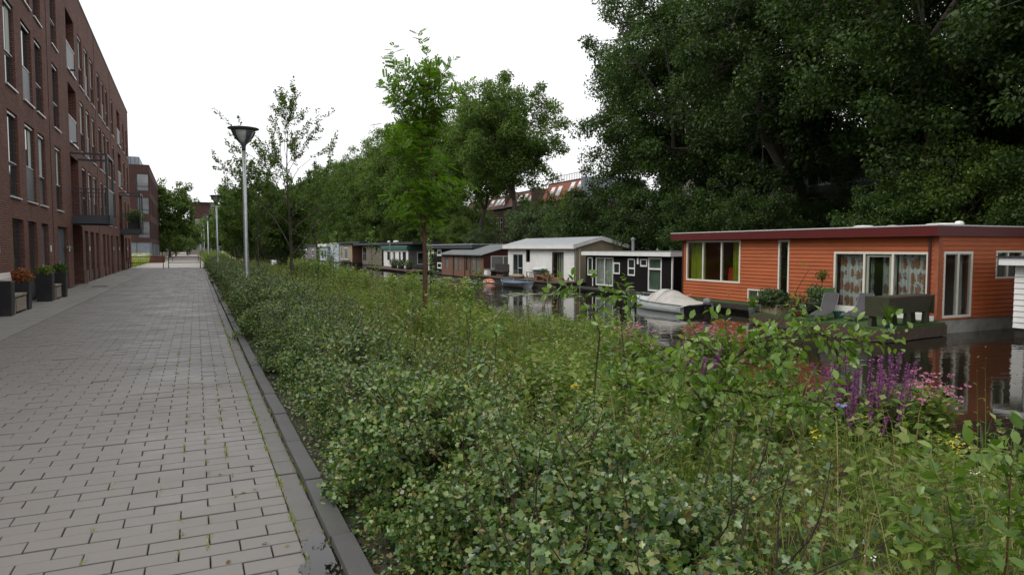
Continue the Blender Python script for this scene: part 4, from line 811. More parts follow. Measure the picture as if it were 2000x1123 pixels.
def far_boats():
    holes = [(71.0,71.85,1.08,1.48),(68.5,69.9,.85,1.55),(68.5,69.9,-.5,.15)]
    b, fm, em = simple_boat('black houseboat with small white windows behind the brown one', 23.5, 65.2, 72.9, 27, -.8, 1.62, None, M['blackwood'], holes, pitch=.22); wb(MB().box(23.2,27.2,59,73.2,1.62,2.0), 'roof', M['roofdark'], b); wb(MB().box(23.18,27.2,59,73.2,2.002,2.05), 'roof_trim', M['sill'], b)
    for h in holes: window(b, fm, *h, M['white'], M['glass_dark'], -.03, .08, .14)
    MB().mbox(fm, 72.5, 72.95, -.8, 1.6, -.05, -.01).build('corner_board', M['white'], b)
    holes = [(88.2,90.0,0,1.32),(85.8,86.9,-.15,1.32),(83.2,84.2,0,1.32),(80.8,82.5,0,1.32)]
    b, fm, em = simple_boat('white walled houseboat with green roof edge', 23.2, 80, 91.9, 27, -.72, 1.48, None, M['white'], holes, [(24.3,25.4,-.3,1.2)], pitch=0, endm=M['buildgrey']); wb(MB().box(22.95,27.2,79.8,92.4,1.48,1.9), 'roof', M['greenpaint'], b); wb(MB().box(23.0,27.1,79.9,92.3,1.902,1.95), 'roof_felt', M['felt_light'], b)
    for h in holes: window(b, fm, *h, M['white'], M['glass_dark'], -.02, .08, .1)
    window(b, em, 24.3,25.4,-.3,1.2, M['white'], M['glass_dark'], -.02, .08, .1); wb(MB().tube([(22.9,87.3,-.1),(22.9,87.3,2.6)], .07), 'flue', M['steel'], b)
    d = thing('floating_deck', 'low cluttered jetty before the green edged houseboat', 'deck', (22, 78, WATER)); wb(MB().box(20.6,23.1,70,92,-.85,-.74), 'deck_boards', M['deckwood'], d); wb(MB().box(20.8,23,70.2,91.8,-1.3,-.852), 'float', M['darkwood'], d)
    pl = ball_mesh('jetty_plants', 39, 260, .6, .2, M['leaf_bush'], .6)
    for i, (y, l) in enumerate(((80.5,'bushy plant in a dark tub on the jetty left'), (77.5,'bushy plant in a dark tub on the jetty middle'), (74.2,'bushy plant in a dark tub on the jetty right'))): pot_plant('potted_plant', l, (21.6, y, -.74), [(.3,0),(.4,.4),(.36,.4)], M['darkpot'], pl, .7)
    holes = [(96.5,97.9,1.0,2.0),(103.5,106,-.3,1.9)]
    b, fm, em = simple_boat('grey brown timber houseboat with long dark flat roof', 23.5, 94, 106.4, 27, -.72, 2.1, None, M['greyboard'], holes, pitch=.3, endm=M['darkwood']); wb(MB().box(23.0,27.4,77.5,111,2.12,2.42), 'roof', M['roofdark'], b)
    for h in holes: window(b, fm, *h, M['greyboard'], M['glass_dark'], -.02, .08, .1)
    for x, y in ((24,88),(24.3,90),(24,92)): wb(MB().lathe([(.25,0),(.25,.2),(.001,.3)], (x,y,2.42), 8), 'roof_vent', M['white'], b)
    holes = [(117.5,120.6,-.2,1.8),(122,123.8,-.2,2.1)]
    b, fm, em = simple_boat('tan houseboat with dark roof beside the pale blue one', 23.5, 114, 125, 27, -.7, 2.45, None, M['tan'], holes, pitch=0, endm=M['brownwood']); wb(MB().box(23.1,27.3,106.5,125.2,2.46,2.75), 'roof', M['roofdark'], b)
    for h in holes: window(b, fm, *h, M['white'], M['glass_lit'], -.02, .08, .12)
    b, fm, em = simple_boat('pale blue metal houseboat with a small balcony', 23.5, 125.8, 134, 27, -.8, 2.6, None, M['paleblue'], [(129.3,130.2,1.2,2.2)], pitch=0); window(b, fm, 129.3,130.2,1.2,2.2, M['white'], M['glass_dark'], -.02, .08, .12); wb(MB().box(23.4,27.1,125.7,134.1,2.6,2.7), 'roof', M['white'], b)
    ra = MB(); ra.box(22.4,23.4,131.5,138.8,.2,.3); ra.box(22.4,22.46,131.5,138.8,1.3,1.36); wb(ra, 'balcony', M['frame_grey'], b)
    for k in range(9): wb(MB().box(22.4,22.46,131.5+k*.9,131.56+k*.9,.3,1.3), 'baluster', M['frame_grey'], b)
    b, fm, em = simple_boat('pale grey stepped houseboat far along the canal', 23.6, 138, 147.5, 27, -.8, 2.0, None, M['paleblue'], [(139.5,141,-.5,1.3),(143,145,-.5,1.3)], pitch=0)
    for h in ((139.5,141,-.5,1.3),(143,145,-.5,1.3)): window(b, fm, *h, M['white'], M['glass_dark'], -.02, .08, .14)
    wb(MB().box(23.3,27.2,137.5,148,2.0,2.6), 'roof', M['white'], b)
    b, fm, em = simple_boat('dark grey houseboat farthest along the canal', 23.6, 152, 166, 27, -.8, 2.2, None, M['buildgrey'], [(155,158,0,1.5)], pitch=0); window(b, fm, 155,158,0,1.5, M['white'], M['glass_dark'], -.02, .08, .14); wb(MB().box(23.4,27.2,151.5,166.5,2.2,2.5), 'roof', M['roofdark'], b)
    # next boat at the right edge
    b, fm, em = simple_boat('white clapboard houseboat corner at the right edge of the view', 21.85, 4.0, 12.0, 25.5, -.72, 1.12, None, M['white'], [(8.0,9.5,-.3,.9)], pitch=.17); ro = wb(MB().box(21.55,25.8,3.8,12.3,1.12,1.34), 'roof', M['white'], b); wb(MB().box(21.5,25.8,3.8,12.35,1.342,1.38), 'roof_trim', M['roofdark'], b, ro)
    window(b, fm, 8.0,9.5,-.3,.9, M['white'], M['glass_dark'], -.02, .08, .1); wb(MB().tube([(21.75,11.55,1.1),(21.75,11.55,-1.1)], .07), 'downpipe', M['steel'], b)
far_boats()

# ================================================================ SMALL BOATS
def loft(mb, secs, close=True):
    n = len(secs[0]); base = len(mb.v)
    for s in secs: mb.v += [tuple(p) for p in s]
    for i in range(len(secs)-1):
        for j in range(n-1): mb.f.append((base+i*n+j, base+i*n+j+1, base+(i+1)*n+j+1, base+(i+1)*n+j))
def speedboat():
    t = thing('speedboat', 'pale blue speedboat under a grey canvas cover beside orange houseboat', 'boat', (18.4, 21.9, WATER), 0.03)
    W = lambda s: .86*(1 - max(0, (s-.35)/.65)**2.4); G = lambda s: .34 + .10*s**2; L = 4.05; S = np.linspace(0, 1, 15)
    secs = [[(-W(s), L*s, G(s)), (-W(s)*1.02, L*s*.995, G(s)-.07), (-W(s)*1.0, L*s*.99, .04), (-W(s)*.8, L*s*.97, -.08), (0, L*s*.94, -.22+.16*s**3), (W(s)*.8, L*s*.97, -.08), (W(s)*1.0, L*s*.99, .04), (W(s)*1.02, L*s*.995, G(s)-.07), (W(s), L*s, G(s))] for s in S]
    h = MB(); loft(h, secs); h.f.append(tuple(range(9))); h.build('hull', M['gel'], t, True)
    d = MB(); loft(d, [[(-W(s)*.98, L*s, G(s)+.01), (-W(s)*.5, L*s, G(s)+.05), (0, L*s, G(s)+.07), (W(s)*.5, L*s, G(s)+.05), (W(s)*.98, L*s, G(s)+.01)] for s in np.linspace(.6, 1, 7)]); d.build('foredeck', M['gel'], t, True)
    st = MB(); 
    for sg in (-1, 1): st.tube([(sg*(W(s)*1.01), L*s, G(s)-.015) for s in S], .022, 6)
    st.build('rub_rail', M['rubber'], t)
    r = MB()
    for sg in (-1, 1): r.tube([(sg*.42, L*.80, .42), (sg*.40, L*.80, .60), (sg*.15, L*.95, .62), (0, L*.975, .62)], .012); r.tube([(sg*.18,L*.93,.48),(sg*.17,L*.93,.61)], .010)
    r.build('bow_rail', M['steel'], t)
    n, k = 26, 18; V = []; F = []; rng = random.Random(3)
    def cov(u, v):     # u -1..1 across, v 0..1 from stern to windscreen foot
        y = -.12 + v*2.85; s = max(0, min(1, y/L)); e = G(s) - .03
        pk = np.interp(v, [0,.30,.62,.78,.90,1], [.36,.52,.86,.88,.72,.46]); a = abs(u); prof = (1 - a**2.2)
        w = (W(s)+.03) * (1 if v > .06 else 1.02)
        return (u*w, y, e - .03*(a > .95) + (pk - e)*prof + .012*math.sin(v*31 + u*3)*(1-prof*.6) + .02*math.sin(u*9 + v*6)*a + rng.uniform(-.004,.004))
    for i in range(n+1):
        for j in range(k+1): V.append(cov(-1 + 2*j/k, i/n))
    for i in range(n):
        for j in range(k): a = i*(k+1)+j; F.append((a, a+1, a+k+2, a+k+1))
    c = npmesh('canvas_cover', V, F, M['tarp'], t, True)
    sm = MB(); sm.tube([tuple(np.array(cov(u, .60)) + [0,0,.012]) for u in np.linspace(-1, 1, 13)], .010); sm.tube([tuple(np.array(cov(u, .80)) + [0,0,.012]) for u in np.linspace(-1, 1, 13)], .008); sm.build('seam', M['boatgrey'], c)
    o = MB(); o.lathe([(.001,0),(.15,.02),(.17,.14),(.14,.26),(.001,.3)], (.25,-.30,.32), 12, .8, 1.2); en = o.build('outboard_motor', M['greypot'], t, True)
    MB().box(.17,.33,-.38,-.2,-.35,.34).build('motor_leg', M['rubber'], en); MB().box(-.7,.7,-.05,-.008,-.15,.30).build('transom', M['rubber'], t)
    MB().lathe([(.001,-.16),(.07,-.12),(.08,.1),(.03,.18),(.001,.2)], (-.25,3.98,.25), 10).build('fender', M['white'], t, True)
def rowboat():
    t = thing('rowing_boat', 'open rowing boat with blue gunwale beside the white houseboat deck', 'boat', (19.75, 40.3, WATER), .16)
    W = lambda s: .68*math.sin(math.pi*(.22 + .78*s))**.7 if s < .99 else .02; L = 3.1; S = np.linspace(0, .985, 11); G = lambda s: .34 + .16*(s-.35)**2*2
    sec = lambda s, k, zo: [(-W(s)*k, L*s, G(s)), (-W(s)*.86*k, L*s*.98, .12+zo), (-W(s)*.4*k, L*s*.95, -.12+zo), (W(s)*.4*k, L*s*.95, -.12+zo), (W(s)*.86*k, L*s*.98, .12+zo), (W(s)*k, L*s, G(s))]
    h = MB(); loft(h, [sec(s, 1, 0) for s in S]); h.f.append((0,1,2,3,4,5)); loft(h, [sec(s, .94, .05) for s in S]); h.build('hull', M['boatgrey'], t, True)
    g = MB()
    for sg in (-1, 1): g.tube([(sg*W(s)*.98, L*s, G(s)+.01) for s in S], .035, 6)
    g.tube([(-W(0),0,G(0)),(W(0),0,G(0))], .03); g.build('gunwale', M['blueboat'], t)
    for s in (.22, .5, .75): MB().box(-W(s)*.9, W(s)*.9, L*s-.1, L*s+.1, .22, .25).build('thwart', M['white'], t)
    t = thing('dinghy', 'small faded orange dinghy afloat beside the brown houseboat', 'boat', (20.4, 48.1, WATER), .5)
    MB().lathe([(.001,-.15),(.42,-.1),(.5,.08),(.42,.22),(.2,.30),(.001,.33)], n=16, sx=1.0, sy=1.3).build('hull', M['dinghy'], t, True); MB().lathe([(.49,.05),(.52,.08),(.49,.12)], n=16, sx=1.0, sy=1.3).build('rim', M['white'], t)
    t = thing('motor_boat', 'dark low boat moored far off beside the tan houseboat', 'boat', (21.8, 112, WATER), .0); mb = MB(); loft(mb, [[(-.9*w, y, .5), (-.6*w, y, -.1), (.6*w, y, -.1), (.9*w, y, .5)] for y, w in ((-2.5,.8),(0,1),(1.5,.9),(2.6,.1))]); mb.f.append((0,1,2,3)); mb.build('hull', M['rubber'], t); MB().box(-.7,.7,-1.5,.6,.3,.75).build('cabin', M['boatgrey'], t)
speedboat(); rowboat()
def rope(label, a, b, sag=.25):
    a, b = np.array(a), np.array(b); t = np.linspace(0, 1, 12)[:, None]; P = a + (b-a)*t; P[:, 2] -= sag*4*(t*(1-t))[:, 0]; tag(MB().tube([tuple(p) for p in P], .012, 5).build('mooring_rope', M['wood_white']), label, 'rope', 'mooring ropes')
rope('slack mooring rope from the speedboat bow to the orange houseboat', (18.3,25.7,-.5), (20.3,24.6,-.45)); rope('mooring rope between the rowing boat and the white houseboat deck', (19.75,43.2,-.6), (20.45,43.9,-.5), .1)
def lily_pads():
    mb = MB(); n = 14; pts = [(0,0,0)] + [(math.cos(.25 + i*(2*math.pi-.5)/n), math.sin(.25 + i*(2*math.pi-.5)/n), 0) for i in range(n+1)]
    mb.add(pts, [(0,i,i+1) for i in range(1, n+1)]); me = mb.mesh('lily_pad', M['pad']); rng = random.Random(9)
    def patch(n, x0, x1, y0, y1, label, group, s=(.14,.28)):
        for _ in range(n):
            o = link('lily_pad', me); o.location = (rng.uniform(x0, x1), rng.triangular(y0, y1), WATER + rng.uniform(.004, .02)); k = rng.uniform(*s); o.scale = (k, k, 1); o.rotation_euler = (rng.gauss(0,.05), rng.gauss(0,.05), rng.random()*6.28); tag(o, label, 'lily pad', group)
    patch(70, 15.2, 20.0, 33.2, 36.6, 'flat green lily pad floating before the white houseboat', 'lily pads near the white houseboat')
    patch(170, 15.0, 21.4, 44, 66, 'flat green lily pad floating before the brown houseboat', 'lily pads before the brown houseboat', (.2,.42))
lily_pads()
# ================================================================ STREET FURNITURE
def lamps():
    def make(loc, label):
        t = thing('street_lamp', label, 'street lamp', loc, 0, 'trumpet headed street lamps along the hedge')
        MB().lathe([(.085,0),(.085,.9),(.075,.92),(.066,1.0),(.05,4.42)], n=12).build('pole', M['steel'], t, True)
        MB().lathe([(.055,4.40),(.058,4.52),(.075,4.56),(.10,4.62)], n=14).build('neck', M['lampgrey'], t, True)
        MB().lathe([(.085,4.60),(.15,4.68),(.235,4.80),(.29,4.955)], n=20).build('lamp_glass', M['opal'], t, True)
        for k in range(4):
            a = k*math.pi/2 + .5; c, s = math.cos(a), math.sin(a); q = MB()
            for (r0,z0),(r1,z1) in zip([(.10,4.60),(.17,4.68),(.26,4.80)], [(.17,4.68),(.26,4.80),(.325,4.96)]):
                w = .10; p = lambda r, z, o: (c*r - s*o, s*r + c*o, z)
                q.hexa([p(r0,z0,-w*r0*3), p(r1,z1,-w*r1*3), p(r1,z1,w*r1*3), p(r0,z0,w*r0*3)], [p(r0+.012,z0,-w*r0*3), p(r1+.012,z1,-w*r1*3), p(r1+.012,z1,w*r1*3), p(r0+.012,z0,w*r0*3)])
            q.build('rib', M['lampgrey'], t)
        MB().lathe([(.30,4.95),(.345,4.985),(.425,5.01),(.425,5.03),(.34,5.045),(.001,5.06)], n=26).build('shade', M['lampgrey'], t, True)
        return t
    for x, y, l in ((1.3,21,'nearest tall street lamp with trumpet head rising from the hedge'), (1.25,48,'second street lamp along the hedge from the camera'), (1.15,75,'third street lamp along the hedge from the camera'), (1.04,103,'fourth street lamp along the hedge from the camera'), (.95,127,'fifth street lamp along the hedge from the camera'), (.85,152,'sixth street lamp, farthest along the path')): make((x, y, -.02), l)
lamps()
def barrier(label, x0, x1, y, h=.95):
    t = thing('barrier', label, 'barrier', ((x0+x1)/2, y, 0), 0, 'tube barriers across the path'); L = (x1-x0)/2
    MB().tube([(-L,0,-.05),(-L,0,h-.12),(-L+.04,0,h-.04),(-L+.12,0,h),(L-.12,0,h),(L-.04,0,h-.04),(L,0,h-.12),(L,0,-.05)], .03, 8).build('hoop', M['rust'], t, True)
    MB().tube([(-L,0,h*.5),(L,0,h*.5)], .026, 8).build('cross_bar', M['rust'], t, True)
barrier('red brown tube barrier from the brick facade to mid path', -4.95, -2.45, 62.6); barrier('red brown tube barrier reaching from mid path to the hedge', -2.05, .30, 62.0)
barrier('second red brown barrier farther off on the left of the path', -4.9, -3.2, 97); barrier('second red brown barrier farther off in mid path', -2.75, .25, 96.5)
t = thing('low_wall', 'low brown timber wall beside the far barrier', 'wall', (-4.3, 92, 0)); MB().box(-.9,.9,-.3,.3,0,.7).build('wall_body', M['rust'], t); MB().box(-.95,.95,-.35,.35,.7,.76).build('coping', M['deckwood'], t)
def planters():
    rl = ball_mesh('red_foliage', 51, 700, .26, .07, M['rustleaf'], .8, LEAF4); gb = ball_mesh('planter_box_foliage', 52, 800, .26, .06, M['leaf_plane'], .75); yb = ball_mesh('planter_yellow_foliage', 53, 800, .27, .055, M['leaf_herb'], .75); pf = frond_mesh('drooping_grass', 54, 90, .5, .012, M['dry'], 1.3)
    def planter(label, x, y, w, h, foliage, fz, extra=None):
        t = thing('planter', label, 'planter', (x, y, 0), .011, 'black planters along the brick facade')
        MB().hexa([(-w*.9,-w*.9,0),(w*.9,-w*.9,0),(w*.9,w*.9,0),(-w*.9,w*.9,0)], [(-w,-w,h),(w,-w,h),(w,w,h),(-w,w,h)]).build('box', M['black'], t, bevel=.012); MB().box(-w*.9,w*.9,-w*.9,w*.9,h+.001,h+.012).build('soil', M['soil'], t)
        if foliage: o = link('foliage', foliage, t); o.location.z = fz
        if extra: o = link('grass', extra, t); o.location = (.15, -.1, h)
    planter('black planter box at the left edge beside the pale bench', -4.2, 19.85, .20, .82, None, 0); planter('black planter box with rust red shrub', -4.2, 21.75, .20, .72, rl, .88, pf)
    planter('taller black planter box with yellow green shrub', -4.22, 24.95, .22, .85, yb, .92); planter('black planter box with round dark green shrub near the door', -4.12, 26.8, .20, .85, gb, .93)
    def bench(label, x, y, L, back):
        t = thing('bench', label, 'bench', (x, y, 0), .011); MB().box(-.19,.19,-L,L,.42,.47).build('seat', M['wood_grey'], t)
        for yy in (-L+.08, L-.08): MB().box(-.17,.17,yy-.05,yy+.05,0,.42).build('leg', M['wood_grey'], t)
        MB().box(.17,.19,-L+.13,L-.13,.06,.38).build('front_board', M['wood_grey'], t)
        if back:
            for k in range(3): MB().hexa([(-.10+k*-.03,-L,.50+k*.17),(-.07+k*-.03,-L,.50+k*.17),(-.07+k*-.03,L,.50+k*.17),(-.10+k*-.03,L,.50+k*.17)], [(-.13+k*-.03,-L,.655+k*.17),(-.10+k*-.03,-L,.655+k*.17),(-.10+k*-.03,L,.655+k*.17),(-.13+k*-.03,L,.655+k*.17)]).build('back_board', M['wood_white'], t)
    bench('bleached wooden bench between the two black planters at left', -4.22, 20.8, .70, True); bench('low wooden seat between the tall planter boxes', -4.2, 25.9, .55, False)
planters()
t = thing('balcony_plants', 'green plants crowding the farther projecting balcony', 'plants', (-4.0, 57.8, 3.02)); MB().box(-.45,.45,-.9,.9,0,.5).build('plant_box', M['darkpot'], t)
for k in range(4): o = link('foliage', ball_mesh('balcony_foliage', 55+k, 260, .55, .16, M['leaf_herb'] if k % 2 else M['leaf_plane'], .9), t); o.location = (.1*(-1)**k, -.8+k*.53, .95)
t = thing('drain_cover', 'dark iron drain cover in the pale tiled strip', 'drain cover', (-3.75, 33.8, .008)); MB().box(-.28,.28,-.32,.32,-.02,0).build('frame', M['rubber'], t)
for k in range(6): MB().box(-.22+k*.08,-.18+k*.08,-.26,.26,.001,.012).build('bar', M['greypot'], t)
def cyclist():
    bk = thing('bicycle', 'dark bicycle ridden along the far end of the path', 'bicycle', (-1.5, 168, 0), .05)
    for y in (-.52, .52):
        q = MB(); q.tube([(0, y + .34*math.cos(a), .34 + .34*math.sin(a)) for a in np.linspace(0, 2*math.pi, 17)], .022, 5, False); q.build('wheel', M['rubber'], bk)
    f = MB(); f.tube([(0,-.52,.34),(0,-.1,.32),(0,-.2,.9)], .02); f.tube([(0,-.1,.32),(0,.40,.85),(0,-.18,.8)], .02); f.tube([(0,.52,.34),(0,.40,1.0)], .02); f.build('frame', M['rubber'], bk)
    MB().tube([(-.28,.30,1.06),(0,.40,1.02),(.28,.30,1.06)], .016).build('handlebar', M['rubber'], bk); MB().box(-.09,.09,-.34,-.06,.92,.97).build('saddle', M['rubber'], bk)
    pe = thing('person', 'person in dark clothing sitting on the far bicycle', 'person', (-1.5, 167.8, .0), .05)
    me = bpy.data.meshes.new('body'); P = [(0,0,1.0),(0,.06,1.25),(0,.14,1.48),(0,.17,1.58),(0,.2,1.74),(-.2,.12,1.45),(-.3,.3,1.25),(-.27,.52,1.12),(.2,.12,1.45),(.3,.3,1.25),(.27,.52,1.12),(-.1,.02,.97),(-.13,.38,.75),(-.12,.2,.34),(-.12,.34,.27),(.1,.02,.97),(.13,.40,.95),(.12,.26,.55),(.12,.4,.5)]
    Ed = [(0,1),(1,2),(2,3),(3,4),(2,5),(5,6),(6,7),(2,8),(8,9),(9,10),(0,11),(11,12),(12,13),(13,14),(0,15),(15,16),(16,17),(17,18)]
    rad = [.16,.16,.17,.06,.10,.08,.055,.04,.08,.055,.04,.1,.08,.055,.045,.1,.08,.055,.045]
    me.from_pydata(P, Ed, []); o = link('body', me, pe); me.materials.append(M['cloth_dark']); sk = o.modifiers.new('skin', 'SKIN'); o.modifiers.new('sub', 'SUBSURF').levels = 1
    for v, r in zip(me.skin_vertices[0].data, rad): v.radius = (r, r)
    me.skin_vertices[0].data[0].use_root = True
    MB().lathe([(.001,-.13),(.08,-.08),(.095,0),(.085,.09),(.001,.13)], (0,.21,1.76), 10).build('head', M['skin'], pe, True)
cyclist()

# ================================================================ BACKGROUND BUILDINGS
def far_block():
    b = thing('apartment_building', 'brick block with grey ground floor and corner windows beyond the meadow', 'building', (-5.35, 102, 0), .012)
    em = lambda u, v, d: (-u, d, v); sm = lambda u, v, d: (-d, u, v)
    H = 12.5; W_, L_ = 9.0, 34.0; flo = [2.65, 5.75, 8.8]
    he = [(.05, 1.5, z+.35, z+2.6) for z in flo] + [(4.2, 5.6, z+.35, z+2.6) for z in flo]; hs = [(a, a+1.6, z+.35, z+2.6) for z in flo for a in (.05, 3.6, 6.4, 9.2, 12.6, 15.4, 19, 22, 25, 28, 31)]
    w = MB(); wall_faces(w, em, 0, W_, 2.45, H, he, .15); wall_faces(w, sm, 0, L_, 2.45, H, hs, .15); w.quad(em(W_,0,0), em(W_,H,0), em(W_,H,L_), em(W_,0,L_)); w.build('wall', M['brick_far'], b)
    g = MB(); wall_faces(g, em, 0, W_, 0, 2.45, [], .1, .12); wall_faces(g, sm, 0, L_, 0, 2.45, [], .1, .12); g.build('ground_floor', M['zinc'], b)
    for u in (1.7, 3.2, 4.7, 6.2): MB().mbox(em, u-.03, u+.03, .05, 2.4, .08, .119).build('panel_joint', M['frame_grey'], b)
    for k, h in enumerate(he): window(b, em, *h, M['frame_grey'], M['glass_lit'] if k < 3 else M['glass_dark'], .06, .06, .09, trans=(h[2]+.6,))  # corner windows get the pale glass, sky reflection put into its colour
    for h in hs: window(b, sm, *h, M['frame_grey'], M['glass_dark'], .06, .06, .09, trans=(h[2]+.6,))
    for u in (2, 6, 10, 15, 20, 25): MB().mbox(sm, u, u+1.2, .05, 2.3, .08, .119).build('door', M['frame_grey'], b)
    MB().mbox(em, -.03, W_, H, H+.08, -.03, L_).build('roof', M['frame_grey'], b)
    p = MB(); p.mbox(em, 1.2, W_, H+.08, H+1.3, 2, 18); pz = p.build('roof_box', M['zinc'], b)
    for k in range(16): MB().mbox(em, 1.2+k*.5, 1.24+k*.5, H+.09, H+1.3, 1.96, 1.999).build('seam', M['frame_grey'], pz)
    b = thing('apartment_building', 'distant brick block above the trees at the path end', 'building', (1.5, 238, 0)); m = lambda u, v, d: (u, d, v)
    h = [(a, a+1.5, z, z+1.8) for z in (4, 7.2) for a in (-2, 0, 3)]; w = MB(); wall_faces(w, m, -3, 5, 0, 11, h); w.quad(m(5,0,0), m(5,0,12), m(5,11,12), m(5,11,0)); w.build('wall', M['concrete'], b)
    for q in h: window(b, m, *q, M['frame_grey'], M['glass_dark'], .06, .06, .12)
    w = MB(); w.mbox(m, -3, 3, 11, 16.0, 0, 12); w.build('upper_storey', M['brick_far'], b); w = MB(); w.mbox(m, -3.3, 5.2, 16.0, 16.3, -.5, 12.5); w.build('roof', M['roofdark'], b); MB().mbox(m, 3.001, 4.8, 12, 16.0, .5, 12).build('glazed_side', M['glass_lit'], b)
far_block()
def row_houses():
    def house(label, y0, y1, ze, zr, tiles, wins, lights, x=45.0, zinc=False):
        b = thing('row_house', label, 'house', (x, (y0+y1)/2, .1), group='brick houses behind the far quay'); L = b.location.copy()
        m = lambda u, v, d: (d, u - L[1], v - L[2]); em = lambda u, v, d: (u - L[0], y0 + d - L[1], v - L[2])
        w = MB(); wall_faces(w, m, y0, y1, .1, ze, wins, .15); w.quad(m(y0,.1,0), m(y0,ze,0), m(y0,ze,10), m(y0,.1,10)); w.quad(m(y1,.1,0), m(y1,.1,10), m(y1,ze,10), m(y1,ze,0)); w.build('wall', M['brick_old'], b)
        for h in wins: window(b, m, *h, M['white'], M['glass_dark'], .02, .08, .1, trans=((h[2]+h[3])/2+.2,)); 
        rf = MB(); n = 9; ins = 1.3; f = lambda k: (ze + (zr-ze)*k/n, ins*k/n)
        for k in range(n):
            (za, da), (zb, db) = f(k), f(k+1); rf.hexa([m(y0,za,da+.02), m(y1,za,da+.02), m(y1,zb,db+.02), m(y0,zb,db+.02)], [m(y0,za-.05,da-.09), m(y1,za-.05,da-.09), m(y1,zb,db-.02), m(y0,zb,db-.02)])
        ro = rf.build('roof', tiles, b); MB().mbox(m, y0, y1, zr-.03, zr+.12, ins-.1, 10).build('roof_top', M['roofdark'], ro)
        MB().mbox(m, y0-.05, y1+.05, ze-.18, ze-.04, -.2, .05).build('gutter', M['greypot'], ro)
        for u, k0, k1 in lights:
            (za, da), (zb, db) = f(k0), f(k1); s = MB(); s.hexa([m(u,za,da), m(u+1.0,za,da), m(u+1.0,zb,db), m(u,zb,db)], [m(u,za,da-.16), m(u+1.0,za,da-.16), m(u+1.0,zb,db-.16), m(u,zb,db-.16)]); q = s.build('skylight', M['white'], ro)
            s = MB(); s.hexa([m(u+.1,za+.12,da-.165), m(u+.9,za+.12,da-.165), m(u+.9,zb-.12,db-.165), m(u+.1,zb-.12,db-.165)], [m(u+.1,za+.12,da-.175), m(u+.9,za+.12,da-.175), m(u+.9,zb-.12,db-.175), m(u+.1,zb-.12,db-.175)]); s.build('pane', M['skylight'], q)
        if zinc:
            MB().mbox(em, x+.02, x+10, ze-.4, zr+.1, -.06, -.01).build('zinc_side', M['zinc'], b)
            for k in range(14): MB().mbox(em, x+.6+k*.65, x+.63+k*.65, ze-.4, zr+.1, -.10, -.061).build('seam', M['frame_grey'], b)
            for k in range(22): MB().mbox(m, y0+.2+k*.45, y0+.25+k*.45, zr+.12, zr+1.0, 1.5, 1.55).build('baluster', M['tiles_dark'], b)
            MB().mbox(m, y0+.1, y0+10, zr+1.0, zr+1.06, 1.49, 1.56).build('terrace_rail', M['tiles_dark'], b)
        else: MB().mbox(em, x, x+10, ze-.2, zr+.15, -.02, .25).build('party_wall', M['brick_old'], b)
        return b
    W2 = lambda ys: [(y, y+.95, 4.6, 6.7) for y in ys] + [(y, y+.95, 1.3, 3.5) for y in ys]
    house('brick house with bright orange tiled roof and zinc side', 76.3, 87.4, 8.3, 10.75, M['tiles'], W2((78,80.5,84)), [(84.6,2,7),(82.6,2,7),(79.3,3,8),(77.3,4,8)], zinc=True)
    house('brown brick house with three skylights behind the bush', 90.4, 99.8, 8.3, 10.35, M['tiles_dark'], W2((91.5,94,97)), [(91.0,2,7),(93.2,2,7),(95.0,2,7)])
    house('brick house with brown tiled roof behind the plane trunks', 99.85, 108, 8.2, 10.15, M['tiles_dark'], W2((101,102.6,104.9,106.6)), [(100.3,2,7),(102.0,2,7),(103.6,2,7),(106,2,7)])
    house('dark brick house with flat dormer at the far left', 108.2, 119, 7.6, 9.9, M['tiles_dark'], W2((109.5,111.5,114,116)), [(112,1,8)])
    house('dark brick house half hidden behind far plane trees', 119.2, 131, 7.4, 9.2, M['tiles_dark'], W2((121,124,127)), [(122,2,7)])
    house('brick house under the receding row of plane trees', 131.2, 150, 7.6, 9.6, M['tiles_dark'], W2((133,137,141,145)), [(135,2,7)])
    b = thing('apartment_building', 'dark grey apartment block with balconies hidden behind the big trees', 'building', (45, 38, .1)); L = b.location.copy(); m = lambda u, v, d: (d, u - L[1], v - L[2])
    cols_ = [(y, y+2.4) for y in np.arange(6, 56, 4.6)]; h = [(a, c, z, z+2.1) for z in (.9, 3.6, 6.6) for a, c in cols_]
    w = MB(); wall_faces(w, m, 2, 57.5, .1, 10, h, .2); w.quad(m(57.5,.1,0), m(57.5,.1,12), m(57.5,10,12), m(57.5,10,0)); w.quad(m(2,.1,0), m(2,10,0), m(2,10,12), m(2,.1,12)); w.build('wall', M['buildgrey'], b); MB().mbox(m, 1.5, 58, 10, 10.3, -.5, 12.5).build('roof', M['roofdark'], b)
    for q in h: window(b, m, *q, M['white'], M['glass_dark'], .1, .06, .08, mull=((q[0]+q[1])/2,))
    for z in (3.45, 6.2):
        for a in (8, 17, 29.5, 39, 47.5):
            s = MB().mbox(m, a, a+6, z-.2, z, -1.5, 0).build('balcony', M['concrete'], b); r = MB().mbox(m, a, a+6, z+.98, z+1.03, -1.5, -1.45).build('rail', M['sill'], s)
            bl = MB()
            for k in range(41): bl.mbox(m, a+.02+k*.148, a+.045+k*.148, z, z+.98, -1.49, -1.465)
            tag(bl.build('balusters', M['sill'], s), kind='stuff')
row_houses()
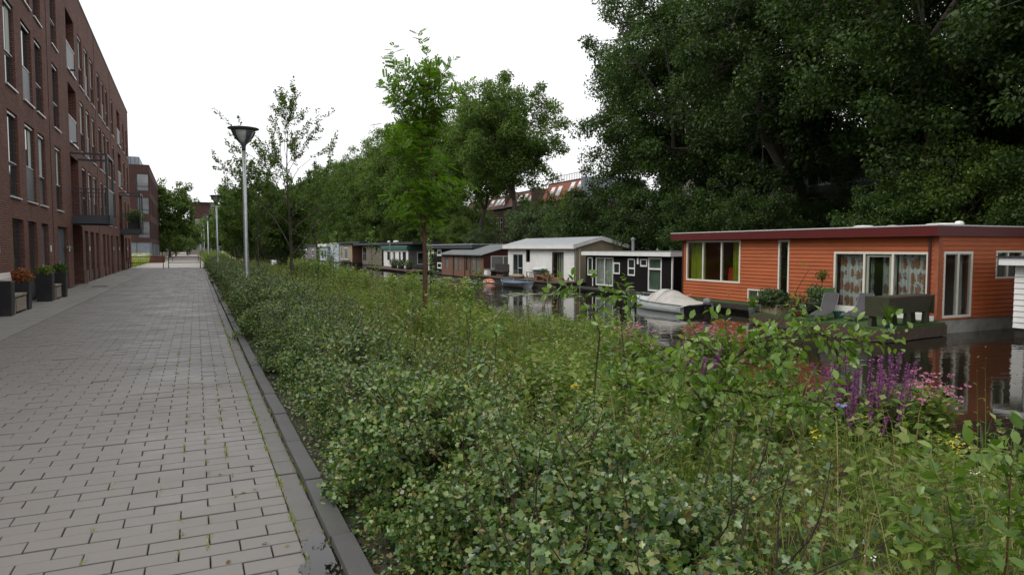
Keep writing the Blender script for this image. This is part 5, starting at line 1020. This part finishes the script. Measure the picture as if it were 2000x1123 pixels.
# ================================================================ NEAR VEGETATION
def tube_np(pts, rad, n=3):
    mb = MB(); mb.tube([tuple(p) for p in pts], list(rad), n, False); return mb_tri(mb)
def grow(rng, mb, LP, p, d, L, r, depth, maxd, up=.25, nch=3, spread=.7, leaf_from=.25, dens=30, jit=.18):
    n = 5; p = np.array(p, float); d = unit(np.array(d, float)); pts = [p.copy()]; ds = [d.copy()]
    for i in range(n):
        d = unit(d + rng.normal(size=3)*jit + [0, 0, up*.25]); p = p + d*L/n; pts.append(p.copy()); ds.append(d.copy())
    rad = list(np.linspace(r, r*.45, n+1)); mb.tube([tuple(q) for q in pts], rad, 5 if r > .012 else 3, False)
    pts = np.array(pts)
    if depth >= maxd - 1:
        k = max(2, int(L*dens))
        for t in np.linspace(leaf_from, 1, k):
            i = min(n-1, int(t*n)); q = pts[i] + (pts[i+1]-pts[i])*(t*n-i); LP.append((q, ds[i]))
    if depth < maxd:
        for c in range(nch):
            t = .3 + .7*(c + rng.random()*.8)/nch; t = min(t, .98); i = min(n-1, int(t*n)); q = pts[i] + (pts[i+1]-pts[i])*(t*n-i)
            a = unit(np.cross(ds[i], rng.normal(size=3))); grow(rng, mb, LP, q, ds[i] + a*spread, L*rng.uniform(.45, .68), rad[i]*.6, depth+1, maxd, up, nch, spread, leaf_from, dens, jit)
def leaf_on(rng, LP, leaf, size, nper=2, out=.9, up=.8, off=.02):
    q = np.repeat(np.array([a for a, b in LP]), nper, 0); d = np.repeat(np.array([b for a, b in LP]), nper, 0); n = len(q)
    s = unit(np.cross(d, rng.normal(size=(n, 3)))); ax = unit(d*.5 + s*out + rng.normal(size=(n, 3))*.2 - [0, 0, .12]); nm = unit(np.array([0, 0, up]) + rng.normal(size=(n, 3))*.5)
    return inst(*leaf, q + s*off, frames(ax, nm), size*(.55 + .75*rng.random(n)))
def meshes_of(name, mb, V, F, bm, lm):
    return mb.mesh(name + '_branches', bm, True), np_me(name + '_leaves', V, F, lm)
HLEAF = ([(0,0,0),(.30,.30,.06),(.40,.62,-.02),(.18,.95,-.05),(-.20,.90,-.04),(-.42,.58,-.02),(-.26,.28,.06)], [(0,1,6),(1,2,5),(1,5,6),(2,3,4),(2,4,5)])
# ---- hedge of hawthorn-like bushes along the kerb
def hedge():
    kinds = []
    for s in range(4):
        rng = np.random.default_rng(60+s); mb = MB(); n = 78
        d = unit(rng.normal(size=(n, 3))); d[:, 2] = np.abs(d[:, 2])*.95 - .12; rr = .55 + .56*rng.random(n)**.8
        C = d*rr[:, None]*[.60, .60, .84] + [0, 0, .10]; C[:, 2] = np.maximum(C[:, 2], .1)
        for c in C[:60]: mb.tube([tuple(p) for p in bezier(np.array([rng.normal()*.08, rng.normal()*.08, 0]), c*[.35,.35,.75], c, 4)], [.010,.007,.004,.002], 3, False)
        rd = rng.uniform(.07, .17, n); V1, F1 = join([clump_leaves(rng, C, rd, 80, HLEAF, .027, .8, .6), clump_leaves(rng, C, rd, 95, LOBED, .034, .8, .6)])
        LP = []
        for _ in range(16):
            a = rng.random()*6.28; e = rng.uniform(.2, 1.0); p = np.array([.45*math.cos(a), .45*math.sin(a), .55+.25*rng.random()])
            grow(rng, mb, LP, p, [math.cos(a)*e, math.sin(a)*e, 1.0 - e*.3], rng.uniform(.25, .5), .004, 1, 1, .1, 2, dens=45)
        V2, F2 = leaf_on(rng, LP, LOBED, .030, 2); V, F = join([(V1, F1), (V2, F2)])
        kinds.append(meshes_of('hedge_bush', mb, V, F, M['twig'], M['leaf_hedge']))
    rnd = random.Random(4); k = 0
    y = .9
    while y < 64:
        for x0 in (1.38, 1.98):
            if (y < 1.6 and x0 < 1.5) or (x0 > 1.5 and y > 3.4 and rnd.random() < .45): continue
            x = x0 + rnd.gauss(0, .07); o = thing('hedge_bush', 'leafy hawthorn bush in the low hedge beside the kerb', 'bush', (x, y + rnd.gauss(0, .12), gz(x, y)-.02), rnd.random()*6.28, 'hawthorn bushes of the hedge along the kerb')
            s = rnd.uniform(.72, 1.16) * (1.0 if x0 < 1.5 else .74) * (.88 if y < 8 else 1.0); o.scale = (s*1.05, s*1.05, s); b, l = kinds[k % 4]; k += 1 + (rnd.random() < .3)
            link('branches', b, o); link('foliage', l, o)
        y += .72 if y < 30 else 1.0
hedge()
# ---- meadow: grass, herbs, dry stalks, flowers (too many to count)
def meadow():
    rng = np.random.default_rng(77)
    low = lambda q: 1 - .6*np.clip((q[:,0]-4.6)/1.2, 0, 1)*np.clip((8.8-q[:,1])/1.6, 0, 1)
    def pts(n, x0, x1, y0, y1, p=1.0):
        x = rng.uniform(x0, x1, n); y = y0 + (y1-y0)*rng.random(n)**p; return x, y
    zones = [(1.5, 9.3, .3, 9, 1.0, 1.0), (1.8, 9.4, 9, 26, .55, 1.25), (2.0, 9.4, 26, 80, .16, 1.9)]
    def scatter(per):
        X, Y, S = [], [], []
        for x0, x1, y0, y1, dn, sc in zones:
            n = int(per*dn*(x1-x0)*(y1-y0)); x, y = pts(n, x0, x1, y0, y1); X.append(x); Y.append(y); S.append(np.full(n, sc))
        X, Y, S = map(np.concatenate, (X, Y, S)); edge = 9.0 + .45*np.sin(.35*Y) + .25*np.sin(.9*Y+1) - 1.2*np.exp(-((Y - 4.5)/3.6)**2); k = X < edge; X, Y, S = X[k], Y[k], S[k]
        return np.stack([X, Y, gz(X, Y)], -1), S
    T_BL = ([(-.5,0,0),(.5,0,0),(.40,.45,.02),(-.40,.45,.02),(.22,.8,-.06),(-.22,.8,-.06),(0,1,-.26)], [(0,1,2),(0,2,3),(3,2,4),(3,4,5),(5,4,6)])
    def blades(P, S, nper, h, w, spread, lo=.5):
        n = len(P)*nper; p = np.repeat(P, nper, 0) + rng.normal(size=(n, 3))*[.05,.05,0]; s = np.repeat(S, nper); a = rng.random(n)*6.28; t = np.abs(rng.normal(size=n))*spread
        d = np.stack([np.cos(a)*np.sin(t), np.sin(a)*np.sin(t), np.cos(t)], -1); hh = h*(lo + (1.3-lo)*rng.random(n))*s**.35*np.interp(p[:,0], [5.5,8], [1,.55])*low(p)
        return inst(*T_BL, p, frames(d, np.stack([-np.cos(a), -np.sin(a), .4+0*a], -1)), np.stack([w*s*(.7+.6*rng.random(n)), hh, hh], -1))
    P, S = scatter(27); patch = .5 + .5*np.sin(P[:,0]*1.3 + 1.7*np.sin(P[:,1]*.5))*np.cos(P[:,1]*.8 + P[:,0]*.4)
    k = rng.random(len(P)) < .35 + .65*patch; P1, S1 = P[k], S[k]
    V, F = blades(P1, S1, 9, .42, .0065, .38); tag(npmesh('meadow_grass', V, F, M['grass']), 'tall green meadow grass on the canal bank', 'grass', kind='stuff')
    # leafy herbs: stem with leaves all the way up
    P, S = scatter(30); H = np.interp(P[:,0], [6.5,8.5], [1,.75]) * low(P) * (.32 + .46*rng.random(len(P))) * np.where(rng.random(len(P)) < .12, 1.5, 1)
    nl = 15; n = len(P)*nl; t = np.tile(np.linspace(.12, 1, nl), len(P)); lean = np.repeat(rng.normal(size=(len(P), 2))*.12, nl, 0); h = np.repeat(H, nl); s = np.repeat(S, nl); q = np.repeat(P, nl, 0) + np.stack([lean[:,0]*t*h*2, lean[:,1]*t*h*2, t*h], -1)
    a = np.tile(np.arange(nl)*2.4, len(P)) + np.repeat(rng.random(len(P))*6.28, nl); ax = np.stack([np.cos(a), np.sin(a), .55*np.ones(n)], -1); nm = np.stack([-.4*np.cos(a), -.4*np.sin(a), np.ones(n)], -1) + rng.normal(size=(n, 3))*.3
    wide = np.repeat(rng.choice([.35, .6, .9, 1.2], len(P)), nl); sz = (.085*(1.1-.55*t)*s**.5)*(.7+.6*rng.random(n))*np.repeat(rng.choice([.6,1,1.3], len(P)), nl)
    V, F = inst(*LEAF2, q, frames(ax, nm), np.stack([sz*wide, sz, sz], -1))
    tip = P + np.stack([rng.normal(size=len(P))*0, 0*H, 0*H], -1); ST = ([(-1,0,0),(1,0,0),(0,1,0)], [(0,1,2)]); d = np.stack([lean[::nl,0]*2, lean[::nl,1]*2, np.ones(len(P))], -1)
    V2, F2 = inst(*ST, tip, frames(d, np.stack([np.full(len(P), -.42), np.full(len(P), -.9), 0*H], -1)), np.stack([.004*S, H, H], -1)); V, F = join([(V, F), (V2, F2)])
    tag(npmesh('meadow_herbs', V, F, M['leaf_herb']), 'leafy green weeds mixed through the meadow', 'weeds', kind='stuff')
    # low ground leaves
    P, S = scatter(95); n = len(P); P = P + np.stack([0*S, 0*S, .02 + .16*rng.random(n)], -1); V, F = inst(*LEAF2, P, frames(rng.normal(size=(n,3))*[1,1,.3], np.array([0,0,1.]) + rng.normal(size=(n,3))*.5), .07*S*(.6+.8*rng.random(n))*np.ones(n))
    tag(npmesh('ground_cover', V, F, M['leaf_herb']), 'low leafy ground cover under the meadow', 'ground cover', kind='stuff')
    # strip of litter and low weeds under the hedge by the kerb
    n = 14000; x = .76 + .6*rng.random(n)**.8; y = 1.2 + 20*rng.random(n)**1.8; P = np.stack([x, y, gz(x, y) + .01 + .10*rng.random(n)**2*(x-.72)*4], -1); V, F = inst(*LOBED, P, frames(rng.normal(size=(n,3))*[1,1,.3], np.array([-.3,0,1.]) + rng.normal(size=(n,3))*.5), .03*(.5+.9*rng.random(n)))
    tag(npmesh('hedge_litter', V, F, M['leaf_hedge']), 'low weeds and leaf litter between hedge and kerb', 'weeds', kind='stuff')
    P, S = scatter(4.0); k = P[:,0] < 6.3; P, S = P[k], S[k]; V, F = blades(P, S, 4, .75, .005, .22, .7); n = len(P)
    V2, F2 = inst(*LEAF2, np.repeat(P, 7, 0) + rng.normal(size=(n*7, 3))*[.05,.05,.09] + np.repeat(np.stack([0*S, 0*S, .45+.25*rng.random(n)], -1), 7, 0), frames(rng.normal(size=(n*7, 3)), rng.normal(size=(n*7, 3))), .017*np.repeat(S, 7)*(.5+.8*rng.random(n*7))); V, F = join([(V, F), (V2, F2)])
    tag(npmesh('dry_stalks', V, F, M['dry']), 'brown dry stalks and seed heads in the meadow', 'dry stalks', kind='stuff')
    def flowers(name, per, h0, h1, m, size, label, npet=8, clus=.03):
        P, S = scatter(per); k = P[:,0] < 6.5; P, S = P[k], S[k]; n = len(P); P = P + np.stack([0*S, 0*S, h0 + (h1-h0)*rng.random(n)], -1); q = np.repeat(P, npet, 0) + rng.normal(size=(n*npet, 3))*[clus,clus,clus*.4]; V, F = inst(*LEAF2, q, frames(rng.normal(size=(n*npet,3))*[1,1,.3], np.array([0,-.5,1.]) + rng.normal(size=(n*npet,3))*.3), size*np.repeat(S, npet)*(.6+.7*rng.random(n*npet)))
        tag(npmesh(name, V, F, m), label, 'flowers', kind='stuff')
    flowers('white_flowers', .9, .35, .65, M['fl_white'], .016, 'tiny white flower heads dotted through the meadow', 7, .016); flowers('yellow_flowers', .30, .25, .6, M['fl_yellow'], .02, 'small yellow flower heads dotted through the meadow', 7, .016); flowers('blue_flowers', .16, .4, .65, M['fl_blue'], .024, 'pale blue chicory flowers dotted through the meadow', 5, .012)
    # weeds in front of the far brick block
    n = 1500; x = rng.uniform(-12, -5.0, n); y = rng.uniform(68, 91, n); P = np.stack([x, y, 0*x-.05], -1); V, F = blades(P, np.full(n, 2.5), 8, .8, .012, .35); tag(npmesh('wild_grass', V, F, M['grass']), 'rough grass and weeds between the two brick blocks', 'grass', kind='stuff')
    q = np.repeat(P[:420] + [0,0,.95], 10, 0) + rng.normal(size=(4200,3))*[.15,.15,.1]; V, F = inst(*LEAF2, q, frames(rng.normal(size=(4200,3)), np.array([0,-.6,1.]) + rng.normal(size=(4200,3))*.4), np.full(4200, .13)); tag(npmesh('umbel_flowers', V, F, M['fl_white']), 'white umbel flowers in the rough grass between the brick blocks', 'flowers', kind='stuff')
    n = 3000; x = .95 + 1.6*rng.random(n); y = 64 + 90*rng.random(n); V, F = blades(np.stack([x, y, 0*x], -1), np.full(n, 3.), 6, .8, .02, .5); tag(npmesh('far_hedge', V, F, M['leaf_herb']), 'green verge growing along the far path', 'verge', kind='stuff')
meadow()
# ---- single plants
def rowan():
    rng = np.random.default_rng(91); t = thing('rowan_tree', 'slender young rowan tree with feathery leaves in the meadow', 'tree', (4.18, 13.3, gz(4.18, 13.3)-.03)); t.scale = (1, 1, .95); mb = MB(); LP = []
    tr = [np.array([.03*math.sin(z*1.3), .03*math.cos(z*.9), z]) for z in np.linspace(0, 5.6, 12)]; mb.tube([tuple(p) for p in tr], [.062,.050,.047]+list(np.linspace(.045,.012,9)), 8)
    for k in range(38):
        z = 1.95 + 3.45*(k/38); i = int(z/5.6*11); a = k*2.4 + rng.normal()*.3; L = (1.3 if 3.2 < z < 4.9 else .95)*rng.uniform(.6, 1.1)*(1 if z < 4.7 else .62); grow(rng, mb, LP, tr[i] + (tr[min(11,i+1)]-tr[i])*(z/5.6*11-i), [math.cos(a)*.72, math.sin(a)*.72, .95], L*.98, .014, 0, 1, .25, 2, .6, .2, 24, .12)
    TV, TF = [(-.008,0,0),(.008,0,0),(0,1,-.12)], [(0,1,2)]
    for j in range(7):
        y = .22 + .115*j; z = -.12*y*y
        for sg in (-1, 1):
            if j == 6 and sg == 1: continue
            n = len(TV); dx, dy = (sg*.86, .5) if j < 6 else (0, 1); L = .36*(1 - .25*abs(j-3)/3); w = .075
            TV += [(0,y,z),(dx*L*.5 - dy*w*sg, y+dy*L*.5 + abs(dx)*w, z+.02),(dx*L, y+dy*L, z-.05),(dx*L*.5 + dy*w*sg, y+dy*L*.5 - abs(dx)*w, z+.02)]; TF += [(n,n+1,n+2),(n,n+2,n+3)]
    V, F = leaf_on(rng, LP, (TV, TF), .215, 1, 1.1, 1.2, .0); link('trunk', mb.mesh('rowan_trunk', M['bark_red'], True), t); npmesh('crown', V, F, M['leaf_rowan'], t)
rowan()
def young_tree(name, label, loc, seed, H, base, nb, L, lsize, lm=None, dens=16, maxd=2, r=.07, nper=3, rise=1.1, out=.6):
    rng = np.random.default_rng(seed); t = thing(name, label, 'tree', (loc[0], loc[1], float(gz(*loc))-.05)); mb = MB(); LP = []
    tr = [np.array([.07*math.sin(z*.8+seed), .07*math.cos(z*.6+seed), z]) for z in np.linspace(0, H, 10)]; mb.tube([tuple(p) for p in tr], list(np.linspace(r, r*.15, 10)), 7)
    for k in range(nb):
        f = base + (1-base)*(k+.4)/nb; i = min(8, int(f*9)); a = k*2.4 + rng.normal()*.35; grow(rng, mb, LP, tr[i] + (tr[i+1]-tr[i])*(f*9-i), [math.cos(a)*out, math.sin(a)*out, rise], L*(1.15-.75*f)*rng.uniform(.75, 1.2), r*.5*(1.1-f), 0, maxd, .3, 3, .65, .15, dens, .16)
    V, F = leaf_on(rng, LP, LEAF2, lsize, nper); link('trunk', mb.mesh(name + '_trunk', M['bark'], True), t); npmesh('crown', V, F, lm or M['leaf_young'], t)
young_tree('young_tree', 'open crowned young tree in the meadow right of the near lamp', (4.05, 34), 101, 7.3, .17, 16, 3.8, .115, dens=18, maxd=2, r=.085, out=.85)
young_tree('young_tree', 'smaller leafy young tree just left of the open crowned one', (3.0, 38), 104, 6.0, .22, 12, 2.5, .13, dens=18, maxd=2, r=.06, out=.8)
young_tree('young_tree', 'bushy young tree right of the open crowned one before the far boats', (6.2, 40), 108, 5.4, .42, 11, 2.2, .13, dens=18, maxd=2, r=.05, out=.8)
for i, (x, y, H, l) in enumerate([(4.6,26,2.3,'thin bare stemmed sapling left of the rowan'), (5.6,24,2.4,'thin leafy sapling before the pale houseboats'), (6.0,18.5,2.1,'thin sapling with few leaves close left of the rowan'), (6.9,17,1.5,'short leafy sapling right of the rowan trunk'), (2.9,18,1.6,'thin sapling in the meadow behind the hedge')]):
    young_tree('sapling', l, (x, y), 120+i, H, .35, 9, .55, .08, M['leaf_plum'], 14, 1, .014, 2)
def plum():
    rng = np.random.default_rng(131); root = (3.27, 3.45, float(gz(3.27, 3.45))); t = thing('plum_shrub', 'broad plum shrub with arching leafy branches in the foreground', 'shrub', root, -YAW); t.scale = (1,1,1.06); mb = MB(); LP = []; LP2 = []
    br = [([(-.31,0),(-.30,.2),(-.25,.54),(-.07,.88),(.10,1.01),(.20,1.05)], .016, 0), ([(.17,1.03),(.27,1.15),(.37,1.35),(.46,1.47)], .0045, .02), ([(.08,1.0),(.3,1.04),(.6,1.05),(.92,1.01)], .008, -.05), ([(-.25,.54),(-.5,.67),(-.82,.74)], .009, .05), ([(-.17,.71),(.05,.70),(.25,.67),(.45,.57)], .008, -.18), ([(-.22,.6),(-.42,.84),(-.62,.95)], .007, .12), ([(-.07,.88),(.15,.86),(.38,.86)], .006, .2), ([(-.1,.85),(-.25,1.0),(-.42,1.04)], .006, -.05), ([(-.28,.35),(-.1,.5),(.1,.5),(.28,.4)], .008, .1), ([(-.28,.4),(-.5,.45),(-.75,.42)], .007, -.1), ([(.0,.95),(.18,1.12),(.28,1.2)], .005, -.06)]
    for pl, r, dep in br:
        P = np.array([(x, dep*i/(len(pl)-1) + rng.normal()*.015, z) for i, (x, z) in enumerate(pl)]); mb.tube([tuple(p) for p in P], list(np.linspace(r, r*.4, len(P))), 5, False)
        for a, b in zip(P, P[1:]):
            L = np.linalg.norm(b-a); d = unit(b-a)
            for s in np.arange(0, L, .045 if r > .005 else .075):
                if a[2] + (b-a)[2]*s/L > .38: (LP if r > .005 else LP2).append((a + d*s, d))
            for s in np.arange(.04, L, .036 if r < .01 else .06):
                if a[2] > .3 and r > .0055: grow(rng, mb, LP, a + d*s, d*.4 + unit(rng.normal(size=3)*[1,1.2,.6])*.8, rng.uniform(.12, .34), .0035, 1, 2, -.02, 1, dens=44, leaf_from=.1)
    V, F = join([leaf_on(rng, LP, LEAF4, .060, 1, .9, .8), leaf_on(rng, LP2, LEAF4, .06, 1, .9, .9)]); link('branches', mb.mesh('plum_branches', M['twig'], True), t); npmesh('foliage', V, F, M['leaf_plum'], t)
plum()
def stemmy(name, label, loc, seed, stems, lsize, lm, maxd=1, cat='plant', leaf=LEAF4, dens=26, tw=.10, bm=None, nper=2):
    """few explicit stems (lists of (right, z) metres, seen from the path) with leafy twigs near the top"""
    rng = np.random.default_rng(seed); t = thing(name, label, cat, (loc[0], loc[1], float(gz(*loc))), -YAW); mb = MB(); LP = []
    for pl, r, f0 in stems:
        P = np.array([(x, rng.normal()*.01*i, z) for i, (x, z) in enumerate(pl)]); mb.tube([tuple(p) for p in P], list(np.linspace(r, r*.35, len(P))), 6, False); top = max(p[2] for p in P)
        for a, b in zip(P, P[1:]):
            L = np.linalg.norm(b-a); d = unit(b-a)
            for s in np.arange(.02, L, tw):
                q = a + d*s
                if q[2] > f0*top: grow(rng, mb, LP, q, d*.5 + unit(rng.normal(size=3))*.8, rng.uniform(.10, .26), r*.3, 1, 1, .3, 1, dens=dens, leaf_from=.2); LP.append((q, d))
    V, F = leaf_on(rng, LP, leaf, lsize, nper); link('stems', mb.mesh(name + '_stems', bm or M['twig'], True), t); npmesh('foliage', V, F, lm, t); return t
stemmy('sapling', 'thin dark stemmed sapling standing before the black houseboat', (2.53, 4.16), 141, [([(0,0),(.03,.45),(.06,.85),(.075,1.0),(.03,1.12),(.0,1.22)], .009, .92), ([(.03,1.12),(-.08,1.25),(-.17,1.38)], .004, .86), ([(.03,1.14),(.16,1.26),(.25,1.36)], .004, .86), ([(.06,.86),(.2,.83)], .003, .9), ([(.05,.7),(.17,.62)], .003, 2)], .062, M['leaf_plum'], tw=.06)
stemmy('sapling', 'low bright leaved sapling under the plum shrub branches', (3.5, 3.3), 142, [([(0,0),(0,.3),(.02,.62)], .006, .55), ([(0,.35),(-.2,.55)], .004, .5), ([(0,.38),(.25,.58)], .004, .5)], .075, M['leaf_plum'], tw=.05)
stemmy('sapling', 'leafy twig shoots between sapling and covered speedboat', (3.1, 4.6), 143, [([(0,0),(.05,.6),(.0,1.05),(.02,1.38)], .005, .72)], .06, M['leaf_plum'], tw=.07)
stemmy('leafy_shrub', 'broad leaved shrub with red stems at the bottom right edge', (2.72, 1.55), 144, [([(-.05,0),(-.12,.4),(-.18,.72)], .006, .5), ([(.02,0),(.06,.4),(.08,.86)], .006, .5), ([(.1,0),(.2,.45),(.25,.9)], .006, .45), ([(.0,.3),(-.3,.5)], .004, .5), ([(.1,.2),(.4,.7)], .005, .4)], .062, M['leaf_plum'], cat='shrub', tw=.05, bm=M['bark_red'])
for i, (x, y, h, l) in enumerate([(1.95,4.6,1.0,'thin dark bare stem rising from the hedge left of the yellow flower'), (2.2,5.6,1.05,'thin dark bare stem behind the hedge, second from the left'), (2.45,6.4,1.1,'thin dark stem behind the hedge below the rowan'), (3.1,6.2,1.0,'thin dark stem in the meadow left of the dark sapling'), (3.2,9.5,1.2,'thin dark stem in the meadow right of the rowan trunk'), (2.7,9.0,1.15,'thin dark stem in the meadow left of the rowan trunk')]):
    stemmy('bare_stem', l, (x, y), 190+i, [([(0,0),(.02*(-1)**i,h*.5),(.05*(-1)**i,h)], .006, .86), ([(.02*(-1)**i,h*.55),(.12*(-1)**(i+1),h*.75)], .003, 2)], .04, M['leaf_plum'], tw=.06)
def loosestrife(label, loc, seed, n, h0, h1, rad, fm='fl_purple', name='purple_loosestrife', spike=True, lw=.3):
    rng = np.random.default_rng(seed); t = thing(name, label, 'flowers', (loc[0], loc[1], float(gz(*loc))-.02)); st = []; LPq = []; FLq = []
    for i in range(n):
        a = rng.random()*6.28; r = rad*math.sqrt(rng.random()); b = np.array([r*math.cos(a)*.55, r*math.sin(a)*.55, 0]); h = rng.uniform(h0, h1); tip = np.array([r*math.cos(a)*.95 + rng.normal()*.05, r*math.sin(a)*.95 + rng.normal()*.05, h]); P = bezier(b, (b+tip)/2 + [0,0,.1], tip, 6); st.append(tube_np(P, np.linspace(.006,.003,6)))
        d = unit(tip-b); f = .58 if spike else .86
        for s in np.linspace(.10, f + .05, int(h*34)): LPq.append((b + (tip-b)*s, d))
        if spike: FLq += [(b + (tip-b)*s, d) for s in np.linspace(f, 1, 30)]
        else: FLq += [(tip + rng.normal(size=3)*[.05,.05,.06], d) for _ in range(3)]
    V, F = leaf_on(rng, LPq, LEAF2, .085, 2, .9, .9); V, F = join([(V, F)] + st); npmesh('stems_and_leaves', V, F, M['leaf_herb'] if not spike else M['leaf_plane'], t)
    V, F = leaf_on(rng, FLq, LEAF2, .025 if spike else .034, 6, 1.2, .6, .003); tag(npmesh('flower_spikes' if spike else 'flower_heads', V, F, M[fm], t), kind='stuff')
loosestrife('large clump of purple loosestrife spikes at the water edge', (6.0, 4.62), 151, 46, .55, 1.12, .52); loosestrife('smaller purple loosestrife half hidden behind the plum shrub', (5.5, 6.6), 152, 16, .5, .75, .35); loosestrife('far magenta loosestrife before the brown houseboat reflection', (7.9, 19.2), 153, 14, .9, 1.25, .3)
loosestrife('pink flowered willowherb bush right behind the purple loosestrife', (7.0, 4.75), 154, 46, .68, .98, .40, 'fl_pink', 'willowherb', False); loosestrife('pink willowherb bush before the covered speedboat', (7.6, 8.6), 155, 36, .8, 1.05, .42, 'fl_pink', 'willowherb', False); loosestrife('dull pink flowering herb left of the plum shrub', (5.3, 7.5), 156, 16, .55, .8, .3, 'fl_pink', 'hemp_agrimony', False)
def weed_clumps():
    kinds = []
    for s in range(4):
        rng = np.random.default_rng(180+s); st = []; LPq = []; n = 26
        for i in range(n):
            a = rng.random()*6.28; r = .42*math.sqrt(rng.random()); b = np.array([r*math.cos(a)*.6, r*math.sin(a)*.6, 0]); h = rng.uniform(.6, 1.2); tip = np.array([r*math.cos(a)*1.3 + rng.normal()*.06, r*math.sin(a)*1.3 + rng.normal()*.06, h]); st.append(tube_np(bezier(b, (b+tip)/2 + [0,0,.12], tip, 5), np.linspace(.006,.002,5)))
            for u in np.linspace(.2, 1, int(h*26)): LPq.append((b + (tip-b)*u, unit(tip-b)))
        V, F = leaf_on(rng, LPq, LEAF2 if s % 2 else LEAF4, (.075,.10,.085,.06)[s], 2, 1.0, .9); V, F = join([(V, F)] + st); kinds.append(np_me('weed_clump_leaves', V, F, M['leaf_herb']))
    rnd = random.Random(12)
    spots = [(rnd.uniform(5.2, 8.1), rnd.uniform(19.5, 44), rnd.uniform(.75, 1.15)) for _ in range(44)] + [(rnd.uniform(5.6, 7.6), rnd.uniform(8.6, 12.3), rnd.uniform(.62, .85)) for _ in range(12)] + [(rnd.uniform(3.4, 6), rnd.uniform(9, 17), rnd.uniform(.5, .75)) for _ in range(14)] + [(rnd.uniform(2.6, 4.4), rnd.uniform(4.8, 9), rnd.uniform(.5, .7)) for _ in range(8)]
    for i, (x, y, s) in enumerate(spots):
        o = thing('weed_clump', 'tall leafy weed clump in the meadow towards the water', 'weeds', (x, y, float(gz(x, y))-.02), rnd.random()*6.28, 'tall weed clumps on the canal bank'); o.scale = (s*1.1, s*1.1, s); link('foliage', kinds[i % 4], o)
weed_clumps()
def litter():
    rng = np.random.default_rng(201); n = 46; x = np.where(rng.random(n) < .6, rng.uniform(.1, .6, n), rng.uniform(-3, .4, n)); y = rng.uniform(2.9, 14, n); V, F = inst(*LEAF4, np.stack([x, y, .008 + 0*x], -1), frames(rng.normal(size=(n,3))*[1,1,.08], np.array([0,0,1.]) + rng.normal(size=(n,3))*.2), .018 + .03*rng.random(n))
    tag(npmesh('fallen_leaves', V, F, M['dry']), 'small fallen leaves scattered on the paving', 'leaves', kind='stuff')
litter()
def cattails():
    for i, (x, y, n, h, l, heads) in enumerate([(8.6,16.2,46,1.35,'tall reed clump with brown cattail heads at the water edge',4), (8.4,17.8,26,1.2,'reed clump left of the cattails at the water edge',0), (8.8,8.0,22,.9,'reed blades at the water edge right of the willowherb',0), (7.9,6.0,26,.8,'reed blades at the water edge behind the willowherb',0), (7.2,4.2,24,.75,'reed blades leaning over the water at the right',0), (6.4,3.4,20,.7,'bright reed blades at the right below the loosestrife',0)]):
        t = thing('reed_clump', l, 'reeds', (x, y, max(float(gz(x, y)), WATER-.15)), i, 'reed clumps along the water edge'); o = link('reed_leaves', frond_mesh('reed_leaves', 160+i, n, h, .022, M['reed'], .42), t); o.scale = (1,1,1)
        for k in range(heads):
            a = k*1.7; px, py = .16*math.cos(a), .16*math.sin(a); hd = MB().tube([(px,py,0),(px*1.5,py*1.5,1.0)], .006).build('stalk', M['reed'], t); MB().lathe([(.001,0),(.017,.01),(.018,.15),(.006,.17),(.003,.26)], (px*1.5,py*1.5,.98), 8).build('cattail_head', M['brownwood'], hd, True)
cattails()
def flower(name, label, loc, h, m, n, size, clus, seed):
    rng = np.random.default_rng(seed); t = thing(name, label, 'flower', (loc[0], loc[1], float(gz(*loc)))); MB().tube([(0,0,0),(.02,.01,h*.5),(0,0,h)], .003, 4).build('stem', M['leaf_plane'], t); V, F = inst(*LEAF2, np.array([[0,0,h]]) + rng.normal(size=(n,3))*clus, frames(rng.normal(size=(n,3))*[1,1,.4], np.array([-.3,-.6,1.]) + rng.normal(size=(n,3))*.3), size*(.7+.5*rng.random(n))); tag(npmesh('flower_head', V, F, M[m], t), kind='stuff')
flower('yellow_flower', 'single bright yellow flower left of the thin dark sapling', (2.5, 4.3), .60, 'fl_yellow', 16, .03, .010, 171); flower('yellow_flower', 'flat yellow tansy head at the lower right', (3.4, 2.95), .55, 'fl_yellow', 26, .02, .028, 172); flower('yellow_flower', 'yellow goldenrod head by the lower right reeds', (4.2, 2.6), .55, 'fl_yellow', 26, .02, .03, 173); flower('blue_flower', 'pale blue chicory flower below the purple loosestrife', (4.3, 3.5), .62, 'fl_blue', 12, .032, .008, 174); flower('blue_flower', 'pale blue chicory flower left of the rowan', (3.5, 10.5), .8, 'fl_blue', 12, .032, .008, 175)
